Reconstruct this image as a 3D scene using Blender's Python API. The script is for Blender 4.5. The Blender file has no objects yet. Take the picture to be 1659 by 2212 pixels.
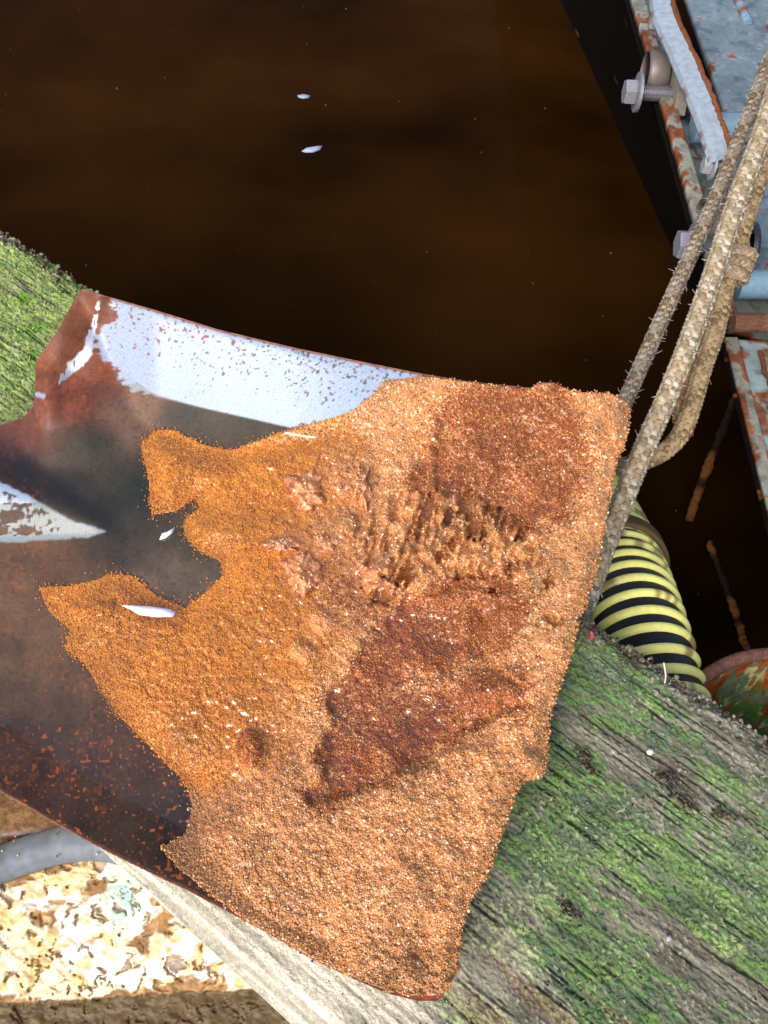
import bpy, math, random
import numpy as np
from mathutils import Vector

# ------------------------------------------------------------------ camera, sky, sun, exposure
S = bpy.context.scene
COL = S.collection
TH = math.radians(28.0); HC = 0.352; FPX = 829.5 / math.tan(math.radians(23.5))
cam = bpy.data.cameras.new('camera'); cam.sensor_fit = 'HORIZONTAL'; cam.sensor_width = 36
cam.lens = 18 / math.tan(math.radians(23.5)); cam.clip_start = 0.01; cam.clip_end = 500
camo = bpy.data.objects.new('camera', cam); COL.objects.link(camo)
camo.location = (0, 0, HC); camo.rotation_euler = (TH, 0, 0); S.camera = camo

SUN_EL = math.radians(46); SUN_AZ = math.radians(214)      # azimuth clockwise from +Y
world = bpy.data.worlds.new('World'); S.world = world; world.use_nodes = True
wn = world.node_tree.nodes; wl = world.node_tree.links; wn.clear()
wo = wn.new('ShaderNodeOutputWorld'); wb = wn.new('ShaderNodeBackground'); ws = wn.new('ShaderNodeTexSky')
ws.sky_type = 'NISHITA'; ws.sun_disc = False; ws.sun_elevation = SUN_EL; ws.sun_rotation = SUN_AZ
ws.air_density = 1.0; ws.dust_density = 3.0; ws.ozone_density = 1.0
wb.inputs['Strength'].default_value = 0.08
wl.new(ws.outputs[0], wb.inputs[0]); wl.new(wb.outputs[0], wo.inputs[0])

sun = bpy.data.lights.new('sun', 'SUN'); sun.energy = 1.5; sun.angle = math.radians(40); sun.color = (1, .97, .93)
suno = bpy.data.objects.new('sun', sun); COL.objects.link(suno)
sd = Vector((math.sin(SUN_AZ) * math.cos(SUN_EL), math.cos(SUN_AZ) * math.cos(SUN_EL), math.sin(SUN_EL)))
suno.rotation_euler = (-sd).to_track_quat('-Z', 'Y').to_euler()
S.view_settings.view_transform = 'Standard'; S.view_settings.look = 'None'
S.view_settings.exposure = 1.2; S.view_settings.gamma = 1; S.view_settings.use_curve_mapping = False

rng = np.random.default_rng(7); random.seed(7)

# ------------------------------------------------------------------ helpers
def at(x, y, z):
    """point(s) of the place at height z seen from the camera stand at (x, y) of the 1659 x 2212 survey grid"""
    x = np.asarray(x, float); y = np.asarray(y, float); z = np.asarray(z, float)
    a = (x - 829.5) / FPX; b = -(y - 1106) / FPX
    c, s = math.cos(TH), math.sin(TH)
    dx, dy, dz = a, b * c + s, b * s - c
    t = (z - HC) / dz
    return np.stack(np.broadcast_arrays(dx * t, dy * t, HC + dz * t), -1)

def lin(c):
    c = np.asarray(c, float) / 255.0
    return np.where(c <= .04045, c / 12.92, ((c + .055) / 1.055) ** 2.4)

def _h(ix, iy, seed):
    n = (ix.astype(np.int64) * 374761393 + iy.astype(np.int64) * 668265263 + seed * 1274126177) & 0xffffffff
    n = ((n ^ (n >> 13)) * 1274126177) & 0xffffffff
    n = (n ^ (n >> 16)) & 0xffffffff
    return n / 4294967295.0

def vn(x, y, seed=0):
    x = np.asarray(x, float); y = np.asarray(y, float)
    ix = np.floor(x); iy = np.floor(y); fx = x - ix; fy = y - iy
    fx = fx * fx * (3 - 2 * fx); fy = fy * fy * (3 - 2 * fy)
    a = _h(ix, iy, seed); b = _h(ix + 1, iy, seed); c = _h(ix, iy + 1, seed); d = _h(ix + 1, iy + 1, seed)
    return (a * (1 - fx) + b * fx) * (1 - fy) + (c * (1 - fx) + d * fx) * fy

def fbm(x, y, seed=0, octv=4):
    r = 0; amp = .5; tot = 0
    for k in range(octv):
        r = r + amp * vn(x * 2 ** k + 17.3 * k, y * 2 ** k - 9.1 * k, seed + k); tot += amp; amp *= .5
    return r / tot

def ss(a, b, x):
    t = np.clip((np.asarray(x, float) - a) / (b - a), 0, 1); return t * t * (3 - 2 * t)

def inpoly(x, y, P):
    P = np.asarray(P, float); r = np.zeros(np.shape(x), bool)
    for i in range(len(P)):
        x1, y1 = P[i - 1]; x2, y2 = P[i]
        if y1 == y2: continue
        c = ((y1 > y) != (y2 > y)) & (x < (x2 - x1) * (y - y1) / (y2 - y1) + x1)
        r ^= c
    return r

def dpoly(x, y, P, closed=False):
    P = np.asarray(P, float); d = np.full(np.shape(x), 1e9)
    for i in range(0 if closed else 1, len(P)):
        ax, ay = P[i - 1]; bx, by = P[i]; ux, uy = bx - ax, by - ay
        t = np.clip(((x - ax) * ux + (y - ay) * uy) / (ux * ux + uy * uy + 1e-9), 0, 1)
        d = np.minimum(d, np.hypot(x - ax - t * ux, y - ay - t * uy))
    return d

def sdpoly(x, y, P):
    d = dpoly(x, y, P, True); return np.where(inpoly(x, y, P), d, -d)

def rbf(x, y, pts, power=3.0, soft=30.0):
    pts = np.asarray(pts, float); n = 0; w = 0
    for p in pts:
        q = 1.0 / (np.hypot(x - p[0], y - p[1]) + soft) ** power
        n = n + q[..., None] * p[2:]; w = w + q
    return n / w[..., None]

def catmull(P, n):
    P = np.asarray(P, float); P = np.vstack([2 * P[0] - P[1], P, 2 * P[-1] - P[-2]]); out = []
    m = len(P) - 3
    t = np.linspace(0, m - 1e-6, n); i = t.astype(int); f = (t - i)[:, None]
    p0, p1, p2, p3 = P[i], P[i + 1], P[i + 2], P[i + 3]
    return .5 * (2 * p1 + (p2 - p0) * f + (2 * p0 - 5 * p1 + 4 * p2 - p3) * f ** 2 + (3 * p1 - p0 - 3 * p2 + p3) * f ** 3)

class MB:
    """collects vertices, faces and colours of ONE mesh object"""
    def __init__(s): s.v = []; s.f = []; s.c = []; s.n = 0; s.ex = {}
    def add(s, v, f, c=(.5, .5, .5)):
        v = np.asarray(v, float).reshape(-1, 3); c = np.asarray(c, float)
        if c.ndim == 1: c = np.tile(c[:3], (len(v), 1))
        s.v.append(v); s.c.append(c[:, :3]); s.f.append(np.asarray(f) + s.n); s.n += len(v)
    def box(s, p0, p1, c, bev=0.0):
        x0, y0, z0 = np.minimum(p0, p1); x1, y1, z1 = np.maximum(p0, p1)
        v = [(x, y, z) for z in (z0, z1) for y in (y0, y1) for x in (x0, x1)]
        s.add(v, [(0, 2, 3, 1), (4, 5, 7, 6), (0, 1, 5, 4), (2, 6, 7, 3), (0, 4, 6, 2), (1, 3, 7, 5)], c)
    def grid(s, P, c):                       # P (n, m, 3)
        n, m = P.shape[:2]; I = np.arange(n * m).reshape(n, m)
        f = np.stack([I[:-1, :-1], I[1:, :-1], I[1:, 1:], I[:-1, 1:]], -1).reshape(-1, 4)
        s.add(P.reshape(-1, 3), f, c.reshape(-1, 3) if np.ndim(c) > 1 else c)
    def tube(s, P, r, c, k=8, caps=True, flat=None):
        P = np.asarray(P, float); n = len(P); r = np.broadcast_to(np.asarray(r, float), (n,))
        T = np.gradient(P, axis=0); T /= np.linalg.norm(T, axis=1)[:, None] + 1e-12
        ref = np.array([0, 0, 1.0]) if abs(T[:, 2]).mean() < .8 else np.array([0, 1.0, 0])
        A = np.cross(T, ref); A /= np.linalg.norm(A, axis=1)[:, None] + 1e-12; B = np.cross(T, A)
        th = np.arange(k) / k * 2 * np.pi
        V = P[:, None] + r[:, None, None] * (np.cos(th)[None, :, None] * A[:, None] + np.sin(th)[None, :, None] * B[:, None])
        I = np.arange(n * k).reshape(n, k); J = np.roll(I, -1, 1)
        f = np.stack([I[:-1], J[:-1], J[1:], I[1:]], -1).reshape(-1, 4)
        if np.ndim(c) > 1 and len(c) == n: c = np.repeat(np.asarray(c), k, 0)
        s.add(V.reshape(-1, 3), f, c)
        if caps:
            for row, cc in ((0, P[0]), (n - 1, P[-1])):
                cv = np.vstack([V[row], cc]); ff = [(i, (i + 1) % k, k, k) for i in range(k)]
                cw = c if np.ndim(c) == 1 else np.vstack([np.asarray(c).reshape(n, k, -1)[row], np.asarray(c).reshape(n, k, -1)[row][:1]])
                s.add(cv, np.array(ff)[:, [0, 1, 2, 2]], cw)
    def disc(s, c0, axis, r0, r1, L, col, k=6, roll=0):      # a prism / frustum along an axis
        ax = np.asarray(axis, float); ax /= np.linalg.norm(ax)
        ref = np.array([0, 0, 1.0]) if abs(ax[2]) < .8 else np.array([0, 1.0, 0])
        A = np.cross(ax, ref); A /= np.linalg.norm(A); B = np.cross(ax, A)
        th = np.arange(k) / k * 2 * np.pi + roll; c0 = np.asarray(c0, float)
        ring = lambda r, o: c0 + ax * o + r * (np.cos(th)[:, None] * A + np.sin(th)[:, None] * B)
        b = L * .12
        V = np.vstack([ring(r0 * .9, 0), ring(r0, b), ring(r1, L - b), ring(r1 * .9, L), c0[None], (c0 + ax * L)[None]])
        f = []
        for a in range(3):
            for i in range(k): f.append((a * k + i, a * k + (i + 1) % k, (a + 1) * k + (i + 1) % k, (a + 1) * k + i))
        for i in range(k):
            f.append((i, (i + 1) % k, 4 * k, 4 * k)); f.append((3 * k + i, 3 * k + (i + 1) % k, 4 * k + 1, 4 * k + 1))
        s.add(V, f, col)
    def build(s, name, mat, parent=None, smooth=True, attrs=None):
        V = np.vstack(s.v); C = np.vstack(s.c); F = []
        me = bpy.data.meshes.new(name)
        loops = []; starts = []; tot = 0
        for f in s.f:
            f = np.asarray(f)
            if f.shape[1] == 4:
                tri = f[:, 2] == f[:, 3]
                for g in (f[~tri], f[tri][:, :3]):
                    if len(g): loops.append(g.reshape(-1)); starts.append(np.arange(len(g)) * g.shape[1] + tot); tot += g.size
            else:
                loops.append(f.reshape(-1)); starts.append(np.arange(len(f)) * f.shape[1] + tot); tot += f.size
        L = np.concatenate(loops).astype(np.int32); St = np.concatenate(starts).astype(np.int32)
        me.vertices.add(len(V)); me.vertices.foreach_set('co', V.astype(np.float32).ravel())
        me.loops.add(len(L)); me.loops.foreach_set('vertex_index', L)
        me.polygons.add(len(St)); me.polygons.foreach_set('loop_start', St)
        me.update(calc_edges=True); me.validate(clean_customdata=False)
        at_ = me.attributes.new('Col', 'FLOAT_COLOR', 'POINT')
        at_.data.foreach_set('color', np.hstack([C, np.ones((len(C), 1))]).astype(np.float32).ravel())
        for k_, val in (attrs or {}).items():
            a2 = me.attributes.new(k_, 'FLOAT', 'POINT'); a2.data.foreach_set('value', np.asarray(val, np.float32).ravel())
        me.polygons.foreach_set('use_smooth', np.full(len(me.polygons), bool(smooth)))
        me.materials.append(mat)
        o = bpy.data.objects.new(name, me); COL.objects.link(o)
        if parent is not None: o.parent = parent
        return o

def tag(o, label=None, cat=None, group=None, kind=None):
    if label: o['label'] = label
    if cat: o['category'] = cat
    if group: o['group'] = group
    if kind: o['kind'] = kind
    return o

def thing(name, label, cat, group=None):
    o = bpy.data.objects.new(name, None); COL.objects.link(o); o.empty_display_size = .02
    return tag(o, label, cat, group)

def mat(name, rough=.6, spec=.5, noise=.25, nscale=900, bump=.3, bscale=1500, bdist=.0006, metal=0, sub=0, use='Col', rvar=.15, ior=1.45, stretch=None):
    m = bpy.data.materials.new(name); m.use_nodes = True; N = m.node_tree.nodes; L = m.node_tree.links
    b = N['Principled BSDF']; a = N.new('ShaderNodeAttribute'); a.attribute_name = use
    tc = N.new('ShaderNodeTexCoord'); src = tc.outputs['Object']
    if stretch:
        mp = N.new('ShaderNodeMapping'); mp.inputs['Rotation'].default_value = (0, 0, stretch[0]); mp.inputs['Scale'].default_value = stretch[1]
        L.new(src, mp.inputs[0]); src = mp.outputs[0]
    n = N.new('ShaderNodeTexNoise'); n.inputs['Scale'].default_value = nscale; n.inputs['Detail'].default_value = 4
    L.new(src, n.inputs['Vector'])
    mr = N.new('ShaderNodeMapRange'); mr.inputs[1].default_value = .25; mr.inputs[2].default_value = .75
    mr.inputs[3].default_value = 1 - noise; mr.inputs[4].default_value = 1 + noise
    L.new(n.outputs[0], mr.inputs[0])
    mx = N.new('ShaderNodeVectorMath'); mx.operation = 'SCALE'
    L.new(a.outputs['Color'], mx.inputs[0]); L.new(mr.outputs[0], mx.inputs['Scale']); L.new(mx.outputs[0], b.inputs['Base Color'])
    n2 = N.new('ShaderNodeTexNoise'); n2.inputs['Scale'].default_value = bscale; n2.inputs['Detail'].default_value = 3
    L.new(src, n2.inputs['Vector'])
    if bump > 0:
        bp = N.new('ShaderNodeBump'); bp.inputs['Strength'].default_value = bump; bp.inputs['Distance'].default_value = bdist
        L.new(n2.outputs[0], bp.inputs['Height']); L.new(bp.outputs[0], b.inputs['Normal'])
    r = N.new('ShaderNodeMapRange'); r.inputs[3].default_value = max(.02, rough - rvar); r.inputs[4].default_value = min(1, rough + rvar)
    L.new(n2.outputs[0], r.inputs[0]); L.new(r.outputs[0], b.inputs['Roughness'])
    b.inputs['Specular IOR Level'].default_value = spec; b.inputs['Metallic'].default_value = metal; b.inputs['IOR'].default_value = ior
    if sub: b.inputs['Subsurface Weight'].default_value = sub; b.inputs['Subsurface Radius'].default_value = (.002, .001, .0005); b.inputs['Subsurface Scale'].default_value = .5
    return m

M_paint = mat('weathered_paint', .5, .35, .2, 260, .12, 900, .0004)
M_rust = mat('rust', .85, .2, .35, 500, .6, 900, .0012)
M_zinc = mat('zinc_plating', .45, .5, .15, 700, .2, 1200, .0004, metal=.35)
M_wood = mat('old_timber', .85, .25, .28, 1400, .5, 1700, .0008)
M_sand = mat('wet_grains', .2, .5, .12, 2500, 0, 900, .0003, rvar=.12)
M_shaded = mat('shaded_steel', .7, .1, .3, 120, .2, 500, .0008)  # steel walls with their shade put into a near-black colour
M_rope = mat('rope_fibre', .9, .15, .22, 2200, .4, 3500, .0004)
M_rubber = mat('black_rubber', .42, .4, .2, 600, .15, 900, .0004)
M_plastic = mat('yellow_plastic', .36, .45, .1, 300, .08, 700, .0004)
M_chip = mat('pale_chip', .55, .4, .1, 800, .1, 900, .0003)

# ------------------------------------------------------------------ tank water
ZW = -.26
def water_material():
    m = bpy.data.materials.new('murky_water'); m.use_nodes = True; N = m.node_tree.nodes; L = m.node_tree.links
    b = N['Principled BSDF']; tc = N.new('ShaderNodeTexCoord')
    n = N.new('ShaderNodeTexNoise'); n.inputs['Scale'].default_value = 4; n.inputs['Detail'].default_value = 6; n.inputs['Roughness'].default_value = .5
    mp = N.new('ShaderNodeMapping'); mp.inputs['Scale'].default_value = (1, 1.5, 1); mp.inputs['Rotation'].default_value = (0, 0, .3)
    L.new(tc.outputs['Object'], mp.inputs[0]); L.new(mp.outputs[0], n.inputs[0])
    cr = N.new('ShaderNodeValToRGB'); e = cr.color_ramp.elements
    e[0].position = .30; e[0].color = (.0085, .0032, .0007, 1); e[1].position = .80; e[1].color = (.036, .0135, .0026, 1)
    L.new(n.outputs[0], cr.inputs[0]); L.new(cr.outputs[0], b.inputs['Base Color'])
    b.inputs['Roughness'].default_value = .05; b.inputs['Specular IOR Level'].default_value = .012
    w = N.new('ShaderNodeTexNoise'); w.inputs['Scale'].default_value = 14; w.inputs['Detail'].default_value = 2
    L.new(tc.outputs['Object'], w.inputs[0])
    bp = N.new('ShaderNodeBump'); bp.inputs['Strength'].default_value = .25; bp.inputs['Distance'].default_value = .004
    L.new(w.outputs[0], bp.inputs['Height']); L.new(bp.outputs[0], b.inputs['Normal'])
    return m
mb = MB(); mb.add([(-40, -40, ZW), (40, -40, ZW), (40, 40, ZW), (-40, 40, ZW)], [(0, 1, 2, 3)], (.02, .01, .003))
tag(mb.build('water', water_material()), kind='structure')

m_s = MB()
# ------------------------------------------------------------------ timber beam
E0 = np.array([-.2093, .3632]); AX = np.array([.7942, -.6077]); AX /= np.linalg.norm(AX); NX = np.array([-AX[1], AX[0]])  # NX points away from the viewer
BW = .1915
def beam_frame(P):
    q = P[..., :2] - E0; return q @ AX, -(q @ NX)          # along, distance in from the far edge
def build_beam():
    na, nb = 1250, 420
    a = np.linspace(-.16, .62, na); b = np.concatenate([[-.0005], np.linspace(0, BW, nb - 2), [BW + .0005]])
    A, B = np.meshgrid(a, b, indexing='ij')
    g = fbm(A * 45, B * 700, 3, 4); g2 = fbm(A * 18, B * 260, 9, 3); fine = fbm(A * 900, B * 1300, 5, 3)
    crack = ss(.68, .74, fbm(A * 48, B * 800, 21, 2)) * ss(.40, .55, fbm(A * 50, B * 50, 23, 2))
    bare_or_highlight = ss(.120, .140, B + (fbm(A * 40, B * 90, 95, 3) - .5) * .03) * (1 - ss(.375, .43, A + (fbm(A * 60, B * 60, 96, 2) - .5) * .05)); crack = crack * (1 - .7 * bare_or_highlight)
    fine2 = fbm(A * 1500, B * 1900, 6, 2)
    z = (g - .5) * .0011 + (g2 - .5) * .0007 + (fine - .5) * .0018 + (fine2 - .5) * .0008 - crack * .0013
    z *= 1 - .55 * bare_or_highlight
    z += (fbm(A * 14, B * 14, 33, 3) - .5) * .004
    ef = B; en = BW - B
    z -= .004 * (1 - ss(0, .007, ef + (fbm(A * 160, B * 160, 41, 3) - .5) * .007)) * (.6 + fbm(A * 300, B * 300, 40, 2))
    z -= .006 * (1 - ss(0, .013, en + (fbm(A * 60, B * 60, 43, 2) - .5) * .008)) ** 2
    XY = E0 + A[..., None] * AX - B[..., None] * NX
    jit = (fbm(A * 220, A * 0 + 3, 51, 3) - .5) * .005
    edge = (1 - ss(0, .006, ef)); XY = XY + (edge * jit)[..., None] * NX
    # colours
    grey = lin((132, 128, 110)); dark = lin((98, 96, 82)); tan = lin((150, 118, 86)); pale = lin((226, 216, 192))
    gr1 = lin((98, 134, 66)); gr2 = lin((68, 98, 64)); gr3 = lin((150, 172, 80)); lich = lin((196, 205, 140)); br = lin((88, 68, 54))
    t = ss(.3, .7, fbm(A * 60, B * 500, 61, 4))[..., None]
    C = dark * (1 - t) + grey * t
    t = ss(.55, .75, fbm(A * 30, B * 120, 65, 3))[..., None] * .35; C = C * (1 - t) + br * t
    left = 1 - ss(.05, .17, A)
    # moss cover: patches drawn out along the grain
    cover = fbm(A * 20, B * 46, 71, 4) + .45 * (fbm(A * 150, B * 420, 73, 3) - .5) + .34 * left
    cover = cover + .09 * np.exp(-((A - .30) / .05) ** 2) - .25 * ss(.105, .165, B + .05 * (A < .1) * 0) * (A > .12) - .16 * ss(.36, .45, A) * ss(.02, .06, B) * 0 - .20 * (1 - ss(.0, .016, B + (fbm(A*90,B*90,74,2)-.5)*.02))
    cover = cover + .10 * ss(.008, .03, B) * (1 - ss(.09, .14, B)) * ss(.2, .28, A) * (1 - ss(.44, .54, A))
    mk = ss(.43, .54, cover)
    gs = ss(.35, .65, fbm(A * 90, B * 210, 81, 3))[..., None]; G = gr2 * (1 - gs) + gr1 * gs
    y = ss(.56, .74, fbm(A * 70, B * 160, 85, 3))[..., None] * .55; G = G * (1 - y) + lin((110, 148, 62)) * y
    lb = left[..., None] * .8; G = G * (1 - lb) + (gr3 * (.45 + .85 * fbm(A * 110, B * 260, 87, 3)[..., None])) * lb
    G = np.where((left[..., None] > .3) & (fbm(A * 60, B * 110, 88, 3)[..., None] < .40), lin((100, 140, 36)), G)
    mk = (mk * (.35 + .6 * ss(.35, .6, fine)))[..., None] * (.9 + .1 * lb); C = C * (1 - mk) + G * mk
    lk = (ss(.64, .70, fbm(A * 26, B * 40, 91, 2)) * ss(.52, .6, fbm(A * 700, B * 900, 93, 2)))[..., None] * .4; C = C * (1 - lk) + lich * lk
    # bare, bleached wood along the near edge under the blade
    bare_or_highlight = (ss(.120, .140, B + (fbm(A * 40, B * 90, 95, 3) - .5) * .03) * (1 - ss(.375, .43, A + (fbm(A * 60, B * 60, 96, 2) - .5) * .05)))[..., None]
    bw = ss(.3, .7, fbm(A * 24, B * 620, 97, 4))[..., None]
    C = C * (1 - bare_or_highlight) + bare_or_highlight * (pale * (.50 + .50 * bw))
    tn = (ss(.50, .62, fbm(A * 16, B * 150, 99, 3)) * ss(.10, .13, B) * ss(.24, .30, A) * ss(.39, .42, A) * .4)[..., None]; C = C * (1 - tn) + tan * tn
    C = C * (1 - .34 * crack[..., None])
    sp = (fine > .70)[..., None]; C = np.where(sp & (fbm(A * 80, B * 80, 98, 2)[..., None] > .5), C * .6 + lin((190, 186, 156)) * .4, C)
    C = C * (.55 + .55 * fine[..., None] + .35 * fine2[..., None]); C = np.clip(C * (1 + .06 * bare_or_highlight), 0, .95)
    P = np.dstack([XY[..., 0], XY[..., 1], z])
    P[:, 0, 2] = -.12; P[:, -1, 2] = -.12
    root = thing('timber_beam', 'weathered wooden beam with green moss lying under the shovel', 'beam')
    m_ = MB(); m_.grid(P, C)
    m_.build('plank', M_wood, root)
    # moss tufts: many little blades
    n = 26000
    ta = rng.uniform(-.13, .55, n); tb = rng.uniform(.004, BW - .01, n)
    cov = fbm(ta * 20, tb * 46, 71, 4) + .45 * (fbm(ta * 150, tb * 420, 73, 3) - .5) + .20 * (1 - ss(.05, .17, ta)) + .09 * np.exp(-((ta - .30) / .05) ** 2) - .25 * ss(.105, .165, tb) * (ta > .12)
    k = cov > .46; ta, tb = ta[k], tb[k]; n = len(ta)
    ia = np.clip(((ta + .16) / .78 * (na - 1)).astype(int), 0, na - 1); ib = np.clip((tb / BW * (nb - 3)).astype(int) + 1, 0, nb - 1)
    base = P[ia, ib]; cc = C[ia, ib] * rng.uniform(.7, 1.3, (n, 1))
    th = rng.uniform(0, 6.28, n); w = rng.uniform(.0004, .0009, n); h = rng.uniform(.0006, .002, n)
    d = np.stack([np.cos(th), np.sin(th), 0 * th], 1) * w[:, None]
    tip = base + np.stack([rng.normal(0, .0012, n), rng.normal(0, .0012, n), h], 1)
    p2 = np.stack([-d[:, 1], d[:, 0], 0 * th], 1)
    V = np.stack([base - d - [0, 0, .0004], base + d - [0, 0, .0004], base + p2 - [0, 0, .0004], tip], 1).reshape(-1, 3)
    I = np.arange(n)[:, None] * 4
    F = np.concatenate([I + [0, 1, 3], I + [1, 2, 3], I + [2, 0, 3]])
    m2 = MB(); m2.add(V, F, np.repeat(cc, 4, 0)); tag(m2.build('moss', M_wood, root), kind='stuff')
    # crumbs and splinters along the far edge
    m3 = MB(); n = 1500
    ta = rng.uniform(-.13, .55, n); tb = np.abs(rng.normal(0, .004, n)) + .0002
    pos = np.stack([*(E0[:, None] + AX[:, None] * ta - NX[:, None] * tb), rng.uniform(-.004, .0015, n)], 1)
    add_grains(m3, pos, rng.uniform(.0004, .0013, n), pick([(116, 106, 90), (90, 80, 66), (138, 128, 110), (70, 58, 48), (104, 92, 76)], n))
    n = 2600
    ta = rng.uniform(-.13, .55, n); tb = rng.uniform(.003, BW - .004, n)
    ia = np.clip(((ta + .16) / .78 * (na - 1)).astype(int), 0, na - 1); ib = np.clip((tb / BW * (nb - 3)).astype(int) + 1, 0, nb - 1)
    add_grains(m3, P[ia, ib], rng.uniform(.0002, .0005, n), pick([(120, 110, 92), (60, 50, 42), (140, 132, 112), (110, 120, 80), (180, 176, 140)], n))
    tag(m3.build('crumbs', M_wood, root), kind='stuff')
    return P

PHI = (1 + 5 ** .5) / 2
IV = np.array([(-1, PHI, 0), (1, PHI, 0), (-1, -PHI, 0), (1, -PHI, 0), (0, -1, PHI), (0, 1, PHI), (0, -1, -PHI), (0, 1, -PHI), (PHI, 0, -1), (PHI, 0, 1), (-PHI, 0, -1), (-PHI, 0, 1)]) / math.sqrt(1 + PHI ** 2)
IF = np.array([(0, 11, 5), (0, 5, 1), (0, 1, 7), (0, 7, 10), (0, 10, 11), (1, 5, 9), (5, 11, 4), (11, 10, 2), (10, 7, 6), (7, 1, 8), (3, 9, 4), (3, 4, 2), (3, 2, 6), (3, 6, 8), (3, 8, 9), (4, 9, 5), (2, 4, 11), (6, 2, 10), (8, 6, 7), (9, 8, 1)])
def pick(cols, n, p=None):
    c = lin(np.array(cols)); return c[rng.choice(len(cols), n, p=p)] * rng.uniform(.85, 1.15, (n, 1))
def add_grains(m_, pos, r, col):
    n = len(pos); q = rng.normal(size=(n, 4)); q /= np.linalg.norm(q, axis=1)[:, None]
    w, x, y, z = q.T
    R = np.stack([1 - 2 * (y * y + z * z), 2 * (x * y - z * w), 2 * (x * z + y * w), 2 * (x * y + z * w), 1 - 2 * (x * x + z * z), 2 * (y * z - x * w), 2 * (x * z - y * w), 2 * (y * z + x * w), 1 - 2 * (x * x + y * y)], 1).reshape(n, 3, 3)
    sc = rng.uniform(.72, 1.2, (n, 1, 3)); V = IV[None] * sc * rng.uniform(.88, 1.12, (n, 12, 1))
    V = np.einsum('nij,nkj->nki', R, V) * np.asarray(r)[:, None, None] + pos[:, None]
    F = (np.arange(n)[:, None, None] * 12 + IF[None]).reshape(-1, 3)
    m_.add(V.reshape(-1, 3), F, np.repeat(col, 12, 0))
BEAM = build_beam()
n = 90; add_grains(m_s, np.stack([rng.uniform(-.5, .25, n), rng.uniform(.25, 1.3, n), np.full(n, ZW + .0002)], 1), rng.uniform(.0005, .0016, n), pick([(70, 48, 30), (96, 72, 48), (52, 36, 24)], n))
tag(m_s.build('scum', M_rust), 'tiny brown specks of scum scattered over the dark tank water', 'scum', kind='stuff')

# ------------------------------------------------------------------ shovel blade
FAR = [(0, -140, 960), (.08, 0, 918), (.11, 51, 901), (.13, 71, 878), (.14, 75, 856), (.165, 76.5, 807), (.18, 78, 781), (.22, 123, 715), (.27, 166, 638), (.285, 177, 624), (.31, 214, 635), (.38, 330, 668), (.46, 472, 712), (.56, 640, 752), (.66, 800, 785), (.73, 905, 806), (.79, 1000, 822), (.9, 1170, 840), (1, 1325, 880)]
NEAR = [(0, -480, 1440), (.05, -200, 1597), (.1, 0, 1706), (.13, 62, 1741), (.14, 70, 1746), (.165, 84, 1755), (.18, 93, 1761), (.22, 120, 1776), (.27, 152, 1793), (.31, 178, 1808), (.38, 232, 1837), (.46, 300, 1871), (.57, 407, 1922), (.69, 577, 2012), (.76, 676, 2071), (.84, 780, 2120), (.88, 833, 2143), (.935, 901, 2161), (.965, 946, 2161), (.985, 958, 2152), (1, 958, 2125)]
FAR = np.array(FAR, float); NEAR = np.array(NEAR, float)
ZF = .012; ZP = .020                                     # blade floor and puddle level
FILM = [(240, 640), (254, 683), (217, 726), (209, 749), (223, 760), (237, 778), (257, 801), (272, 826), (300, 838), (339, 852), (430, 875), (523, 896), (629, 920), (690, 910), (760, 888), (800, 865), (815, 835), (905, 812), (930, 780), (640, 730), (400, 660)]
def ridge_line(x, y):
    t = np.clip((x + 150) / 375, 0, 1); cy = 985 + 150 * np.clip((x + 150) / 375, -.5, 1.2)
    lo = np.maximum(190 - 165 * t, 26); up = np.maximum(100 - 80 * t, 22)
    over = np.maximum(0, x - 222); d = y - cy
    p = np.where(d > 0, .5 * np.clip(1 - d / lo, 0, 1) + .5 * (1 - ss(0, 1, d / lo)), 1 - ss(0, 1, -d / (up * 1.5)))
    return p * np.exp(-(over / 10) ** 2) * (1 - .86 * t)
def blade_height(X, Y, U, V, L):
    sf = V * L; sn = (1 - V) * L
    w_ = ss(330, 420, X); sf = sf * w_ + dpoly(X, Y, FAR[:, 1:]) * (1 - w_)
    Hf = np.interp(X, [-150, 60, 85, 130, 200, 330, 640, 950, 1345], [.004, .004, .011, .019, .027, .030, .028, .020, .005])
    Wf = np.interp(X, [-150, 60, 85, 130, 200, 330, 640, 950, 1345], [110, 110, 125, 145, 190, 255, 262, 255, 190])
    Hn = np.interp(U, [0, .5, .75, .9, 1], [.020, .018, .012, .006, .003]); Wn = np.interp(U, [0, .6, 1], [380, 330, 160])
    z = ZF + Hf * np.clip(1 - sf / Wf, 0, 1) ** 1.15 + Hn * np.clip(1 - sn / Wn, 0, 1) ** 1.8
    # sharper fold of the tread at the shoulder
    fold = ss(72, 105, X) * (1 - ss(200, 250, X))
    z += fold * .005 * np.clip(1 - sf / 62, 0, 1) ** .7
    z += .018 * ridge_line(X, Y)
    z += (fbm(X / 110, Y / 110, 111, 2) - .5) * .0008 + (fbm(X / 14, Y / 14, 113, 2) - .5) * .00006
    return z
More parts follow.
